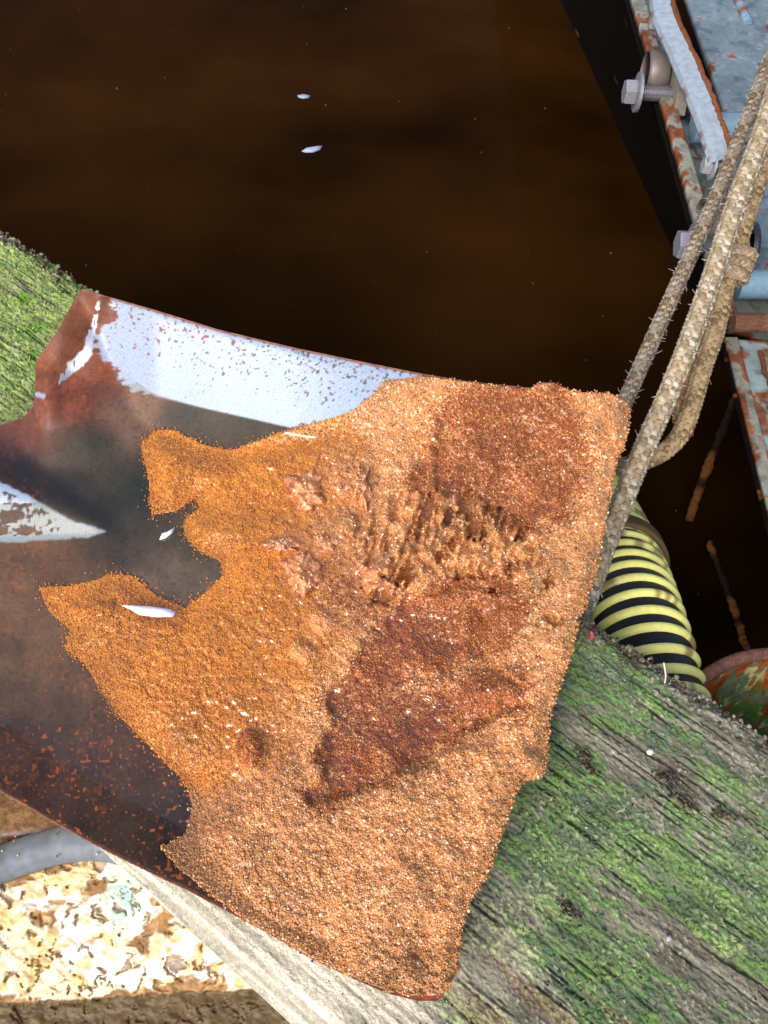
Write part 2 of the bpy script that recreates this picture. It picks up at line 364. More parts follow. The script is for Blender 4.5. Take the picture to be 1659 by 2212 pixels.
def build_blade():
    nu, nv = 520, 460
    u = np.linspace(0, 1, nu); v = np.linspace(0, 1, nv)
    fx, fy = np.interp(u, FAR[:, 0], FAR[:, 1]), np.interp(u, FAR[:, 0], FAR[:, 2])
    nx, ny = np.interp(u, NEAR[:, 0], NEAR[:, 1]), np.interp(u, NEAR[:, 0], NEAR[:, 2])
    X = fx[:, None] * (1 - v) + nx[:, None] * v; Y = fy[:, None] * (1 - v) + ny[:, None] * v
    U = np.broadcast_to(u[:, None], X.shape); V = np.broadcast_to(v, X.shape); L = np.hypot(nx - fx, ny - fy)[:, None]
    Z = blade_height(X, Y, U, V, L)
    # the sheet has no sharp creases: ease the heights over a regular raster
    rb = 6.0; gx, gy = (X + 500) / rb, (Y - 500) / rb; W_, H_ = 340, 300
    jx = np.clip(gx.round().astype(int), 0, W_ - 1); jy = np.clip(gy.round().astype(int), 0, H_ - 1)
    a_ = np.zeros((W_, H_)); n_ = np.zeros((W_, H_)); np.add.at(a_, (jx, jy), Z); np.add.at(n_, (jx, jy), 1)
    has = n_ > 0; val = np.where(has, a_ / np.maximum(n_, 1), 0); wt = has * 1.0
    sh = lambda q: 2 * q + np.roll(q, 1, 0) + np.roll(q, -1, 0) + np.roll(q, 1, 1) + np.roll(q, -1, 1)
    num = val * wt; den = wt.copy()
    for _ in range(7): num = sh(num) / 6; den = sh(den) / 6
    G_ = num / np.maximum(den, 1e-9)
    fx_ = np.clip(gx, 0, W_ - 1.01); fy_ = np.clip(gy, 0, H_ - 1.01); i0 = fx_.astype(int); j0 = fy_.astype(int); p_ = fx_ - i0; q_ = fy_ - j0
    p_ = p_ * p_ * (3 - 2 * p_) * .3 + p_ * .7; q_ = q_ * q_ * (3 - 2 * q_) * .3 + q_ * .7
    Z = (G_[i0, j0] * (1 - p_) + G_[i0 + 1, j0] * p_) * (1 - q_) + (G_[i0, j0 + 1] * (1 - p_) + G_[i0 + 1, j0 + 1] * p_) * q_
    P = at(X, Y, Z)
    # steel colours, sampled over the blade: rust brown, grey where worn, dark scale by the near rim
    cp = [(130, 760, 122, 70, 46), (160, 860, 132, 72, 52), (260, 800, 128, 68, 44), (60, 940, 112, 66, 54), (200, 960, 54, 54, 42), (300, 1040, 42, 46, 34), (150, 1060, 50, 46, 38), (230, 1120, 44, 42, 34), (400, 900, 50, 48, 44), (560, 930, 54, 46, 36), (60, 1010, 46, 38, 36), (290, 890, 142, 112, 98), (420, 1190, 70, 62, 48), (380, 1240, 108, 92, 82), (100, 1210, 110, 80, 62), (30, 1300, 112, 82, 64), (60, 1450, 104, 80, 60), (150, 1560, 94, 70, 54), (60, 1640, 82, 56, 46), (280, 1640, 86, 60, 44), (250, 1760, 76, 54, 40), (400, 1780, 60, 45, 35), (60, 1730, 86, 54, 44), (500, 1950, 72, 50, 40), (400, 700, 126, 70, 44), (800, 2110, 150, 70, 56), (900, 2150, 150, 68, 55)]  # dark values above the socket ridge carry its shade
    C = rbf(X, Y, [(p[0], p[1], *lin(p[2:])) for p in cp], 4, 40)
    n1 = fbm(X / 45, Y / 45, 121, 4)[..., None]; n2 = fbm(X / 9, Y / 9, 123, 2)
    C = C * (.55 + .9 * n1)
    pool = ss(-30, 30, sdpoly(X, Y, [(100, 900), (560, 930), (520, 1250), (300, 1260), (120, 1180)]))
    rs = (ss(.62, .74, n2) * ss(.45, .65, fbm(X / 70, Y / 70, 125, 2)) * .6 * (1 - pool))[..., None]
    C = C * (1 - rs * .6) + lin((170, 92, 46)) * rs * .6
    dr = ss(.5, .75, fbm(X / 7, Y / 7, 127, 3))[..., None]; C = C * (1 - .25 * dr)
    # orange rust specks scattered on the dark near side
    zone = inpoly(X, Y, [(60, 1560), (300, 1600), (430, 1700), (420, 1900), (470, 1965), (250, 1850), (-50, 1690)])
    cell = vn(X / 6.5, Y / 6.5, 131); sp = zone & (cell + .25 * (fbm(X / 40, Y / 40, 132, 2) - .5) > .86)
    C = np.where(sp[..., None], lin((186, 98, 48)) * (.6 + .6 * vn(X / 8, Y / 8, 133)[..., None]), C)
    # smooth wet film; its bright sky reflection is tinted into the colour
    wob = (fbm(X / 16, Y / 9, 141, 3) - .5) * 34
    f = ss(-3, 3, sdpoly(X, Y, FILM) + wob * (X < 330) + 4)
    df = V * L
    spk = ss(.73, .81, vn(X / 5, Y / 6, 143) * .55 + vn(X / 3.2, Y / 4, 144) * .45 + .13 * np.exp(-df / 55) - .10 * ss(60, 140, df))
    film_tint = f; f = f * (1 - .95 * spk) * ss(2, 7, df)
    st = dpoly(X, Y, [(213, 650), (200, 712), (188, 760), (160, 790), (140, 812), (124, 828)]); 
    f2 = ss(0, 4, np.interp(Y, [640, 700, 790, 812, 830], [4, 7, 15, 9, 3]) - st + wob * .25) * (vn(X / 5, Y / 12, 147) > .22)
    bare_or_highlight = f2  # tread highlight set in as a streak of bright metal
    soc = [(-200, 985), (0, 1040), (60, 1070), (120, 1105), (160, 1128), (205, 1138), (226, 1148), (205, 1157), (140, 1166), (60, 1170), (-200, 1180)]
    f3 = ss(-3, 3, sdpoly(X, Y, soc) + wob * .25)  # outline of the socket's highlight, tinted like the film
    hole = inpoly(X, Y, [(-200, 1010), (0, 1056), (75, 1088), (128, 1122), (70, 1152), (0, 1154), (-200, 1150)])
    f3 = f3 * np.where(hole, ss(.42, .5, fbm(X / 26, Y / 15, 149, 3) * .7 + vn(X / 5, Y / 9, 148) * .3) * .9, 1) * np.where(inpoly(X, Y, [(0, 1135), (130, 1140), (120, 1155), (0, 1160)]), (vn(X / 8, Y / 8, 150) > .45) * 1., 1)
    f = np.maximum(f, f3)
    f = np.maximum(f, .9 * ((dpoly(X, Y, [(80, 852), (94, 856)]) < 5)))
    C = C * (1 - .8 * f[..., None]) + np.array([.36, .45, .58]) * .8 * f[..., None]  # bluish tint stands for sky reflected in the film
    rim = np.minimum(V * L, (1 - V) * L)
    C = np.where((rim < 3)[..., None], lin((124, 78, 62)) * (.6 + .8 * vn(X / 9, Y / 9, 151)[..., None]), C)
    # solid sheet: under side offset by the steel's thickness
    T = .0015
    n = np.cross(np.gradient(P, axis=0), np.gradient(P, axis=1)); n /= np.linalg.norm(n, axis=2)[..., None] + 1e-12
    n *= np.sign(n[..., 2:3] + 1e-9)
    Q = P - n * T
    I = np.arange(nu * nv).reshape(nu, nv)
    quad = lambda J: np.stack([J[:-1, :-1], J[:-1, 1:], J[1:, 1:], J[1:, :-1]], -1).reshape(-1, 4)
    ring = np.concatenate([I[:, 0], I[-1, 1:], I[-2::-1, -1], I[0, -2:0:-1]]); r2 = np.roll(ring, -1)
    Fs = np.concatenate([quad(I)[:, ::-1], quad(I + nu * nv), np.stack([ring, r2, r2 + nu * nv, ring + nu * nv], -1)])
    m_ = MB(); m_.add(np.vstack([P.reshape(-1, 3), Q.reshape(-1, 3)]), Fs, np.vstack([C.reshape(-1, 3)] * 2))
    return m_, np.concatenate([f.ravel(), 0 * f.ravel()]), np.concatenate([bare_or_highlight.ravel(), 0 * f.ravel()]), X, Y, Z
def blade_material():
    m = mat('shovel_steel', .5, .45, .2, 1200, .25, 1400, .0004)
    N = m.node_tree.nodes; L = m.node_tree.links; b = N['Principled BSDF']
    a = N.new('ShaderNodeAttribute'); a.attribute_name = 'Film'
    a2 = N.new('ShaderNodeAttribute'); a2.attribute_name = 'Highlight'
    old = b.inputs['Base Color'].links[0].from_socket
    mx = N.new('ShaderNodeMix'); mx.data_type = 'RGBA'; L.new(a2.outputs['Fac'], mx.inputs['Factor']); L.new(old, mx.inputs['A']); mx.inputs['B'].default_value = (.86, .87, .9, 1)  # highlight streak drawn as pale metal
    L.new(mx.outputs['Result'], b.inputs['Base Color']); L.new(a2.outputs['Fac'], b.inputs['Metallic'])
    ro = b.inputs['Roughness'].links[0].from_socket
    m2 = N.new('ShaderNodeMix'); L.new(a.outputs['Fac'], m2.inputs['Factor']); L.new(ro, m2.inputs['A']); m2.inputs['B'].default_value = .26
    L.new(m2.outputs['Result'], b.inputs['Roughness'])
    sp = N.new('ShaderNodeMapRange'); sp.inputs[3].default_value = .35; sp.inputs[4].default_value = .38
    L.new(a.outputs['Fac'], sp.inputs[0]); L.new(sp.outputs[0], b.inputs['Specular IOR Level'])
    bp = N['Bump'] if 'Bump' in N else [n for n in N if n.type == 'BUMP'][0]
    iv = N.new('ShaderNodeMath'); iv.operation = 'MULTIPLY_ADD'; iv.inputs[1].default_value = -.25; iv.inputs[2].default_value = .25
    L.new(a.outputs['Fac'], iv.inputs[0]); L.new(iv.outputs[0], bp.inputs['Strength'])
    return m
bm_, film, highlight_, BX, BY, BZ = build_blade()
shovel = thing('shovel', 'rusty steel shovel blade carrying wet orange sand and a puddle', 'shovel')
blade = bm_.build('blade', blade_material(), shovel, attrs={'Film': film, 'Highlight': highlight_})

# height of the blade over the survey grid, for what lies on it
RB = 5.0; RX0, RY0 = -300., 500.; RNX, RNY = 360, 360
ix = np.clip(((BX - RX0) / RB).astype(int), 0, RNX - 1); iy = np.clip(((BY - RY0) / RB).astype(int), 0, RNY - 1)
rz = np.zeros((RNX, RNY)); rc = np.zeros((RNX, RNY)); np.add.at(rz, (ix, iy), BZ); np.add.at(rc, (ix, iy), 1)
for _ in range(40):
    e = rc == 0
    s_ = np.zeros_like(rz); c_ = np.zeros_like(rz)
    for dx, dy in ((1, 0), (-1, 0), (0, 1), (0, -1)):
        s_ += np.roll(rz, (dx, dy), (0, 1)); c_ += np.roll(rc, (dx, dy), (0, 1))
    g = e & (c_ > 0); rz[g] = s_[g] / c_[g]; rc[g] = 1e-9 + 1
    if _ == 0: rz[rc > 0] = rz[rc > 0]
rc0 = np.maximum(rc, 1e-9); RZ = np.where(rc > 0, rz / rc0, ZF)
RZ = (RZ + np.roll(RZ, 1, 0) + np.roll(RZ, 1, 1) + np.roll(RZ, -1, 0) + np.roll(RZ, -1, 1)) / 5
def blade_z(x, y):
    gx = np.clip((np.asarray(x, float) - RX0) / RB - .5, 0, RNX - 1.01); gy = np.clip((np.asarray(y, float) - RY0) / RB - .5, 0, RNY - 1.01)
    i = gx.astype(int); j = gy.astype(int); a = gx - i; b = gy - j
    return (RZ[i, j] * (1 - a) + RZ[i + 1, j] * a) * (1 - b) + (RZ[i, j + 1] * (1 - a) + RZ[i + 1, j + 1] * a) * b

# ------------------------------------------------------------------ sand
POOLSIDE = [(905, 812), (870, 818), (828, 825), (808, 850), (760, 888), (690, 912), (640, 922), (560, 950), (500, 972), (440, 960), (370, 926), (330, 930), (304, 962), (320, 1030), (328, 1112), (380, 1105), (420, 1078), (432, 1095), (400, 1120), (395, 1155), (430, 1190), (476, 1212), (482, 1242), (440, 1282), (400, 1312), (345, 1290), (285, 1243), (240, 1238), (205, 1252), (150, 1265), (85, 1268), (105, 1320), (150, 1360), (140, 1402), (180, 1430), (212, 1482), (250, 1540), (330, 1620), (400, 1690), (416, 1742), (402, 1800), (352, 1830), (382, 1872), (440, 1920), (525, 1985)]
RIMN = [(577, 2012), (676, 2071), (780, 2118), (833, 2138), (901, 2152), (946, 2150), (973, 2132)]
TIP = [(985, 2100), (985, 2050), (998, 1985), (1018, 1930), (1048, 1890), (1068, 1830), (1092, 1770), (1108, 1715), (1130, 1675), (1166, 1672), (1180, 1640), (1182, 1560), (1198, 1500), (1216, 1450), (1234, 1400), (1246, 1340), (1266, 1290), (1284, 1240), (1296, 1180), (1306, 1120), (1318, 1050), (1330, 985), (1350, 950), (1358, 905), (1354, 868)]
RIMF = [(1322, 852), (1285, 848), (1240, 846), (1200, 828), (1165, 826), (1140, 842), (1060, 832), (1000, 824), (955, 818)]
SANDP = POOLSIDE + RIMN + TIP + RIMF
RED1 = [(955, 850), (1060, 838), (1200, 835), (1275, 880), (1262, 1010), (1250, 1110), (1165, 1140), (1080, 1120), (960, 1060), (880, 1040), (900, 970), (950, 950)]
RED2 = [(1130, 1240), (1140, 1300), (1100, 1390), (1080, 1450), (1140, 1480), (1145, 1530), (1040, 1560), (985, 1600), (930, 1650), (840, 1690), (760, 1720), (660, 1742), (650, 1715), (700, 1680), (680, 1620), (715, 1570), (712, 1480), (760, 1440), (790, 1380), (850, 1320), (900, 1270), (960, 1250), (1050, 1230)]
RED3 = [(700, 1230), (780, 1215), (790, 1280), (830, 1330), (760, 1330), (720, 1290)]
HOLES = [(928, 1096, 11, 26, 9), (1005, 1085, 11, 26, 9), (1013, 1112, 11, 18, 9), (1024, 1135, 10, 20, 9), (1042, 1150, 9, 16, 6), (1128, 1150, 8, 18, 5), (985, 1168, 12, 16, 6), (965, 1118, 10, 18, 6), (880, 1240, 20, 24, 8), (832, 1287, 24, 15, 9), (952, 1200, 16, 14, 4), (1075, 1120, 12, 22, 4), (1110, 1225, 16, 12, 3), (900, 1150, 14, 22, 4), (1064, 1280, 8, 8, 4), (1185, 1260, 10, 18, 3), (1200, 1340, 26, 8, 2)]
LUMPS = [(655, 1235, 38, 42, 8), (660, 1065, 36, 45, 6), (780, 1045, 20, 45, 6), (735, 1055, 24, 16, 3.5), (640, 1165, 60, 22, 4), (690, 1180, 25, 15, 3), (810, 1245, 40, 40, 6), (690, 1345, 30, 24, 3), (650, 1410, 28, 20, 2.5), (545, 1620, 30, 45, 5), (750, 1130, 24, 18, 3), (820, 840, 18, 24, 4), (1190, 835, 40, 14, 3), (1340, 930, 20, 40, 2), (1150, 1650, 30, 24, 3), (1010, 1290, 80, 14, 2), (1000, 1480, 110, 24, 2.5), (1075, 1500, 60, 24, 3), (560, 1000, 30, 15, 1.5), (200, 1330, 60, 30, 2), (690, 1640, 24, 60, 2.5), (930, 970, 14, 100, 1.5)]
FILLP = [(330, 940, -4.5), (350, 1080, -4), (100, 1280, -5.5), (200, 1420, -5), (420, 1250, -4), (500, 1000, -3.5), (600, 950, -2), (640, 1120, -2), (500, 1400, -3), (430, 1680, -3), (600, 1600, -1), (700, 1450, .3), (800, 1000, 1), (900, 1200, 5.5), (1000, 950, 7), (1150, 1000, 8), (1300, 900, 10), (1280, 1100, 9), (1200, 1350, 9.5), (1000, 1400, 7), (880, 1550, 5), (1100, 1500, 9.5), (1150, 1620, 9), (700, 1750, 4), (760, 1600, 6), (800, 1450, 7), (720, 1540, 5), (900, 1450, 8), (900, 1900, 9), (1050, 1800, 9), (600, 1900, 5), (450, 1830, 2), (800, 2080, 6), (950, 2090, 5), (905, 860, 8), (830, 850, 4), (720, 890, 0), (760, 1250, -.3), (600, 1300, -1.5), (780, 1130, -.6), (720, 1010, -.8), (690, 1200, -1.2), (560, 1150, -2), (700, 1320, -.5), (850, 1130, 2.5)]
def sand_height(X, Y):
    z = ZP + .001 * rbf(X, Y, FILLP, 3.2, 60)[..., 0]
    z = z + (fbm(X / 170, Y / 170, 201, 3) - .5) * .012 * (.15 + .85 * ss(740, 960, X + .5 * np.maximum(0, Y - 1500))) + (fbm(X / 42, Y / 42, 203, 3) - .5) * .0046 * ss(500, 1000, X) + (fbm(X / 12, Y / 12, 205, 2) - .5) * .0016
    wx = X + (fbm(X / 40, Y / 40, 207, 3) - .5) * 34; wy = Y + (fbm(X / 40, Y / 40, 209, 3) - .5) * 34
    for P_, dz in ((RED1, -.0022), (RED2, -.0035)):
        z = z + dz * ss(-6, 14, sdpoly(wx, wy, P_))
    cz = inpoly(X, Y, [(860, 1060), (1000, 1060), (1160, 1140), (1180, 1220), (1060, 1250), (860, 1260), (780, 1280), (760, 1150)])
    z = z + np.where(cz, (np.abs(fbm((X + Y * .35) / 22, (Y - X * .2) / 46, 211, 2) - .5) * 2 - .3) * .011 + (fbm(X / 15, Y / 15, 213, 2) - .5) * .004, 0)
    for x, y, sx, sy, d in HOLES:
        X2 = X + .35 * (Y - y) + (fbm(X / 11, Y / 11, 215, 2) - .5) * 26; Yh = Y + (fbm(X / 11, Y / 11, 217, 2) - .5) * 26; z = z - 2.2 * d * 1e-3 * np.exp(-np.maximum(((X2 - x) / sx) ** 2 + ((Yh - y) / sy) ** 2, 0) ** 2.0)
    for x, y, sx, sy, d in LUMPS[7:]:
        z = z + 1.2 * d * 1e-3 * np.exp(-(((wx - x) / sx) ** 2 + ((wy - y) / sy) ** 2) ** 1.9)
    d = dpoly(X, Y, POOLSIDE)
    bz = blade_z(X, Y)
    t = ss(0, 70, d) * ss(0, 1, 1)
    z = bz + np.maximum(z - bz, .0016) * (.12 + .88 * t)
    dt = dpoly(X, Y, TIP); z = z - .004 * (1 - ss(0, 38, dt)) ** 2      # rounded lip at the tip
    return np.maximum(z, bz + .0008)
def wet_zone(X, Y): return 1 - ss(-.0005, .0012, sand_height(X, Y) - ZP)
def sand_colours(X, Y, n):
    wx = X + (fbm(X / 45, Y / 45, 221, 4) - .5) * 110; wy = Y + (fbm(X / 45, Y / 45, 223, 4) - .5) * 90
    rn = .45 + .85 * fbm(X / 55, Y / 38, 226, 4)
    red = 0
    for P_, w_ in ((RED1, .95), (RED2, 1.05), (RED3, .7)): red = np.maximum(red, ss(-34, 26, sdpoly(wx, wy, P_)) * w_ * rn)
    red = np.maximum(red, .9 * (((X - 540) / 30) ** 2 + ((Y - 1615) / 44) ** 2 < 1))
    lump = 0
    for x_, y_, sx_, sy_, d_ in LUMPS[:9]: lump = np.maximum(lump, np.exp(-((X - x_) / sx_) ** 2 - ((Y - y_) / sy_) ** 2))
    red = red * (1 - .65 * np.exp(-(dpoly(wx, wy, [(1140, 1405), (1020, 1440), (920, 1478), (830, 1520)]) / 24) ** 2))
    red = red * (1 - .8 * lump)
    xb = np.interp(Y, [900, 1000, 1200, 1400, 1600, 1690, 1730, 1760], [760, 730, 690, 700, 640, 520, 400, -400]) + (fbm(X / 60, Y / 60, 225, 3) - .5) * 170
    sub = 1 - ss(-110, 60, X - xb)
    c = pick([(214, 160, 112), (198, 136, 84), (214, 142, 68), (164, 108, 66), (108, 68, 40), (250, 228, 192), (188, 114, 56)], n, [.26, .2, .14, .15, .09, .06, .1])
    cr = pick([(156, 84, 42), (132, 68, 34), (170, 98, 54), (178, 116, 70), (88, 46, 30), (214, 150, 80)], n, [.3, .25, .18, .12, .11, .04])
    cs = pick([(208, 134, 46), (222, 154, 60), (184, 104, 34), (156, 88, 34), (240, 194, 104)], n, [.32, .26, .22, .14, .06])
    mix = rng.random(n)
    out = np.where((mix < sub)[:, None], cs, c); isr = rng.random(n) < red * .95; out = np.where(isr[:, None], cr, out)
    mean = np.where((mix < sub)[:, None], lin((202, 130, 50)), lin((200, 140, 88))); lm = (lump * .6)[:, None]; out = out * (1 - lm) + lin((214, 150, 112)) * lm * rng.uniform(.8, 1.2, (n, 1)); mean = np.where(isr[:, None], lin((146, 82, 46)), mean)
    bl = np.where((rng.random(n) < .14), 0, .26)[:, None]; out = out * (1 - bl) + mean * bl
    tone = fbm(X / 80, Y / 80, 227, 3); out = out * (.72 + .56 * tone)[:, None]
    return out
def build_sand():
    st = 2.6
    gx = np.arange(70, 1372, st); gy = np.arange(806, 2166, st); X, Y = np.meshgrid(gx, gy, indexing='ij')
    inside = sdpoly(X, Y, SANDP) > -1.0
    Z = sand_height(X, Y) - .00012 + (fbm(X / 5, Y / 5, 229, 2) - .5) * .0006
    P = at(X, Y, Z); C = sand_colours(X.ravel(), Y.ravel(), X.size)
    I = np.arange(X.size).reshape(X.shape)
    q = inside[:-1, :-1] & inside[1:, :-1] & inside[1:, 1:] & inside[:-1, 1:]
    F = np.stack([I[:-1, :-1], I[:-1, 1:], I[1:, 1:], I[1:, :-1]], -1)[q]
    # skirt down to the blade all round
    e = np.concatenate([F[:, [0, 1]], F[:, [1, 2]], F[:, [2, 3]], F[:, [3, 0]]]); key = np.sort(e, 1); kk = key[:, 0].astype(np.int64) * 10 ** 7 + key[:, 1]
    un, inv, cnt = np.unique(kk, return_inverse=True, return_counts=True); be = e[cnt[inv] == 1]
    bot = at(X, Y, np.minimum(blade_z(X, Y) - .0015, Z)).reshape(-1, 3)
    Fk = np.stack([be[:, 1], be[:, 0], be[:, 0] + X.size, be[:, 1] + X.size], -1)
    m_ = MB(); m_.add(np.vstack([P.reshape(-1, 3), bot]), np.concatenate([F, Fk]), np.vstack([C, C]))
    # grains
    for sp, jit, rr in ((3.9, 2.0, (.00023, .00042)), (8.5, 4.5, (.00026, .00062))):
        gx = np.arange(70, 1372, sp); gy = np.arange(800, 2170, sp); x, y = [a.ravel() for a in np.meshgrid(gx, gy)]
        x = x + rng.uniform(-jit, jit, len(x)); y = y + rng.uniform(-jit, jit, len(x))
        edge = (fbm(x / 9, y / 9, 231, 2) - .5) * 16
        k = sdpoly(x, y, SANDP) > edge - 1.5; x, y = x[k], y[k]
        r = rng.uniform(*rr, len(x)) * np.where(rng.random(len(x)) < .04, 1.5, 1) * rng.uniform(.75, 1.15, len(x))
        pos = at(x, y, sand_height(x, y) + rng.uniform(-.00026, .00010, len(x)))
        add_grains(m_, pos, r, sand_colours(x, y, len(x)))
    # grains on the broken face of the tip and the far lip
    P_ = np.array(TIP + RIMF, float); seg = np.hypot(*np.diff(P_, axis=0).T); cum = np.concatenate([[0], np.cumsum(seg)])
    n = 7000; s_ = rng.uniform(0, cum[-1], n); x = np.interp(s_, cum, P_[:, 0]); y = np.interp(s_, cum, P_[:, 1])
    x += rng.normal(0, 2.5, n); y += rng.normal(0, 2.5, n); zt = sand_height(x, y); f = rng.random(n) ** .8
    z = zt - f * .008
    pos = at(x, y, zt); pos[:, 2] = z; pos[:, 0] += rng.normal(0, .0004, n)
    add_grains(m_, pos, rng.uniform(.0004, .0007, n), sand_colours(x, y, n))
    # loose grains out in the puddle
    n = 9000; x = rng.uniform(40, 560, n); y = rng.uniform(900, 1760, n); d = -sdpoly(x, y, SANDP); k = (d > 0) & (d < 13 * np.abs(rng.normal(0, 1, n))) & (d < 50) & (rng.random(n) < .8); x, y = x[k], y[k]
    add_grains(m_, at(x, y, blade_z(x, y) + .0002), rng.uniform(.00025, .00045, len(x)), sand_colours(x, y, len(x)))
    o = m_.build('sand', M_sand)
    tag(o, 'wet orange sand heaped on the rusty shovel blade', 'sand', kind='stuff')
build_sand()

M_clod = mat('wet_clod', .14, 1.0, .4, 1100, .25, 1100, .0006, rvar=.06)
def clod(x, y, sx, sy, h, label, seed):
    # a wet lump standing out of the thin water: ragged dome of sand under a skin of water
    nr, nt = 26, 72; r = np.linspace(0, 1, nr)[:, None]; th = np.linspace(0, 2 * np.pi, nt)[None]
    out = 1 + 1.5 * (fbm(np.cos(th) * 2.3 + 7, np.sin(th) * 2.3 + seed, seed, 4) - .5)
    X = x + sx * out * r * np.cos(th); Y = y + sy * out * r * np.sin(th)
    dome = (1 - r ** 2.6) * (.2 + 1.5 * fbm(X / 17, Y / 17, seed + 3, 3)) * (1 + .35 * r * np.sin(th))
    Z = np.maximum(sand_height(X, Y), ZP - .001) + h * dome + (fbm(X / 5, Y / 5, seed + 5, 2) - .5) * .0009 * (r < .97) - .0012 * (r > .97)
    t = fbm(X / 12, Y / 12, seed + 7, 3)[..., None]; C = lin((216, 152, 104)) * t * 1.6 + lin((156, 84, 46)) * (1 - t)
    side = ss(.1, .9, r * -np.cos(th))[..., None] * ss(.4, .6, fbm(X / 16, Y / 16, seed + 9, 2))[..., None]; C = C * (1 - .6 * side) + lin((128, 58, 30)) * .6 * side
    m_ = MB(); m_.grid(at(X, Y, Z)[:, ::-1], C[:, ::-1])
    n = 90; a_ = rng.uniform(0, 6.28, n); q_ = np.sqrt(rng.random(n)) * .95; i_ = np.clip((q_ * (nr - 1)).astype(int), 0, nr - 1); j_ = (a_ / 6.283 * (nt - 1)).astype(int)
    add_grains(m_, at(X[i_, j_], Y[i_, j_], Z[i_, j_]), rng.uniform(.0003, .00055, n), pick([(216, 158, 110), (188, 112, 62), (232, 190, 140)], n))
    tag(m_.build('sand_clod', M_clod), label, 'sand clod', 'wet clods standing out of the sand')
clod(655, 1238, 40, 42, 0.0065, 'glossy wet clod nearest the dark water inlet, lowest of the clods on the left', 601)
clod(662, 1060, 38, 46, 0.0055, 'tall wet clod at the upper left of the clod cluster', 613)
clod(781, 1046, 21, 46, 0.0057, 'narrow upright wet clod at the upper right of the clod cluster', 625)
clod(612, 1178, 46, 19, 0.0042, 'flat wide wet clod at the far left of the clod cluster', 637)
clod(703, 1172, 28, 15, .0028, 'smallest wet clod in the middle of the clod cluster', 649)
clod(736, 1056, 20, 14, .0026, 'little wet clod between the tall clod and the narrow upright clod', 661)
clod(812, 1246, 38, 38, 0.0063, 'reddish wet clod beside the dark holes in the sand', 673)

# ------------------------------------------------------------------ puddle on the blade
def puddle_material():
    m = bpy.data.materials.new('puddle_water'); m.use_nodes = True; N = m.node_tree.nodes; L = m.node_tree.links
    N.remove(N['Principled BSDF']); out = N['Material Output']
    t = N.new('ShaderNodeBsdfTransparent'); t.inputs[0].default_value = (.98, .94, .84, 1)
    g = N.new('ShaderNodeBsdfGlossy'); g.inputs['Roughness'].default_value = .03
    lw = N.new('ShaderNodeLayerWeight'); lw.inputs['Blend'].default_value = .5
    pw = N.new('ShaderNodeMath'); pw.operation = 'POWER'; pw.inputs[1].default_value = 5; L.new(lw.outputs['Facing'], pw.inputs[0])
    fr = N.new('ShaderNodeMath'); fr.operation = 'MULTIPLY_ADD'; fr.inputs[1].default_value = .95; fr.inputs[2].default_value = .08; L.new(pw.outputs[0], fr.inputs[0])
    mx = N.new('ShaderNodeMixShader'); L.new(fr.outputs[0], mx.inputs[0]); L.new(t.outputs[0], mx.inputs[1]); L.new(g.outputs[0], mx.inputs[2])
    L.new(mx.outputs[0], out.inputs['Surface'])
    return m
def build_puddle():
    st = 2.6; gx = np.arange(-220, 1000, st); gy = np.arange(830, 1960, st); X, Y = np.meshgrid(gx, gy, indexing='ij')
    ins = sdpoly(X, Y, SANDP) > 0; bz = blade_z(X, Y); top = np.where(ins, sand_height(X, Y), bz)
    Z = ZP + .0018 * np.exp(-np.clip(ZP - top, 0, 1) / .0012) * ins + (fbm(X / 120, Y / 120, 241, 2) - .5) * .0006
    lm = 0
    for x_, y_, sx_, sy_, d_ in LUMPS[:6] + LUMPS[7:9]: lm = np.maximum(lm, np.exp(-((X - x_) / sx_) ** 2 - ((Y - y_) / sy_) ** 2))
    wetf = ins & (lm > 9) & (lm > .30 + .5 * (fbm(X / 22, Y / 22, 243, 3) - .4)); sm = top.copy()
    for _ in range(5): sm = (sm + np.roll(sm, 1, 0) + np.roll(sm, -1, 0) + np.roll(sm, 1, 1) + np.roll(sm, -1, 1)) / 5
    Z = np.where(wetf, np.maximum(Z, sm + .0007), Z)
    ok = (top < ZP + .0022) | wetf
    I = np.arange(X.size).reshape(X.shape); q = ok[:-1, :-1] & ok[1:, :-1] & ok[1:, 1:] & ok[:-1, 1:]
    F = np.stack([I[:-1, :-1], I[:-1, 1:], I[1:, 1:], I[1:, :-1]], -1)[q]
    m_ = MB(); m_.add(at(X, Y, Z).reshape(-1, 3), F, (.5, .5, .5))
    tag(m_.build('puddle_water', puddle_material()), 'clear shallow water pooled on the left of the shovel blade', 'water', kind='stuff')
build_puddle()

def flake(name, label, cat, pts, z, col, h=.0012, group=None, m=M_chip, lift=None):
    """a thin curled chip: outline, domed top, flat underside"""
    P = np.array(pts, float); c = P.mean(0); n = len(P)
    V = [at(p[0], p[1], z) for p in P] + [at(*(c + (p - c) * .55), z + h) for p in P] + [at(c[0], c[1], z + h * 1.1)] + [at(p[0], p[1], z - .0005) for p in P]
    f = []
    for i in range(n):
        j = (i + 1) % n; f += [(i, j, n + j, n + i), (n + i, n + j, 2 * n, 2 * n), (2 * n + 1 + i, 2 * n + 1 + j, j, i)]
    m_ = MB(); m_.add(np.array(V), f, lin(col)); o = m_.build(name, m); tag(o, label, cat, group); return o
flake('glint', 'long white sky reflection made as a chip over the orange sand left of the puddle', 'glint', [(262, 1308), (285, 1307), (330, 1310), (368, 1316), (380, 1324), (372, 1333), (335, 1333), (300, 1328), (284, 1318)], ZP + .0006, (236, 232, 238))  # white chip standing in for sky reflected off the puddle
flake('flake', 'small white flake floating in the dark part of the puddle', 'flake', [(344, 1166), (350, 1152), (362, 1148), (378, 1138), (372, 1152), (358, 1163)], ZP + .0006, (236, 240, 246))
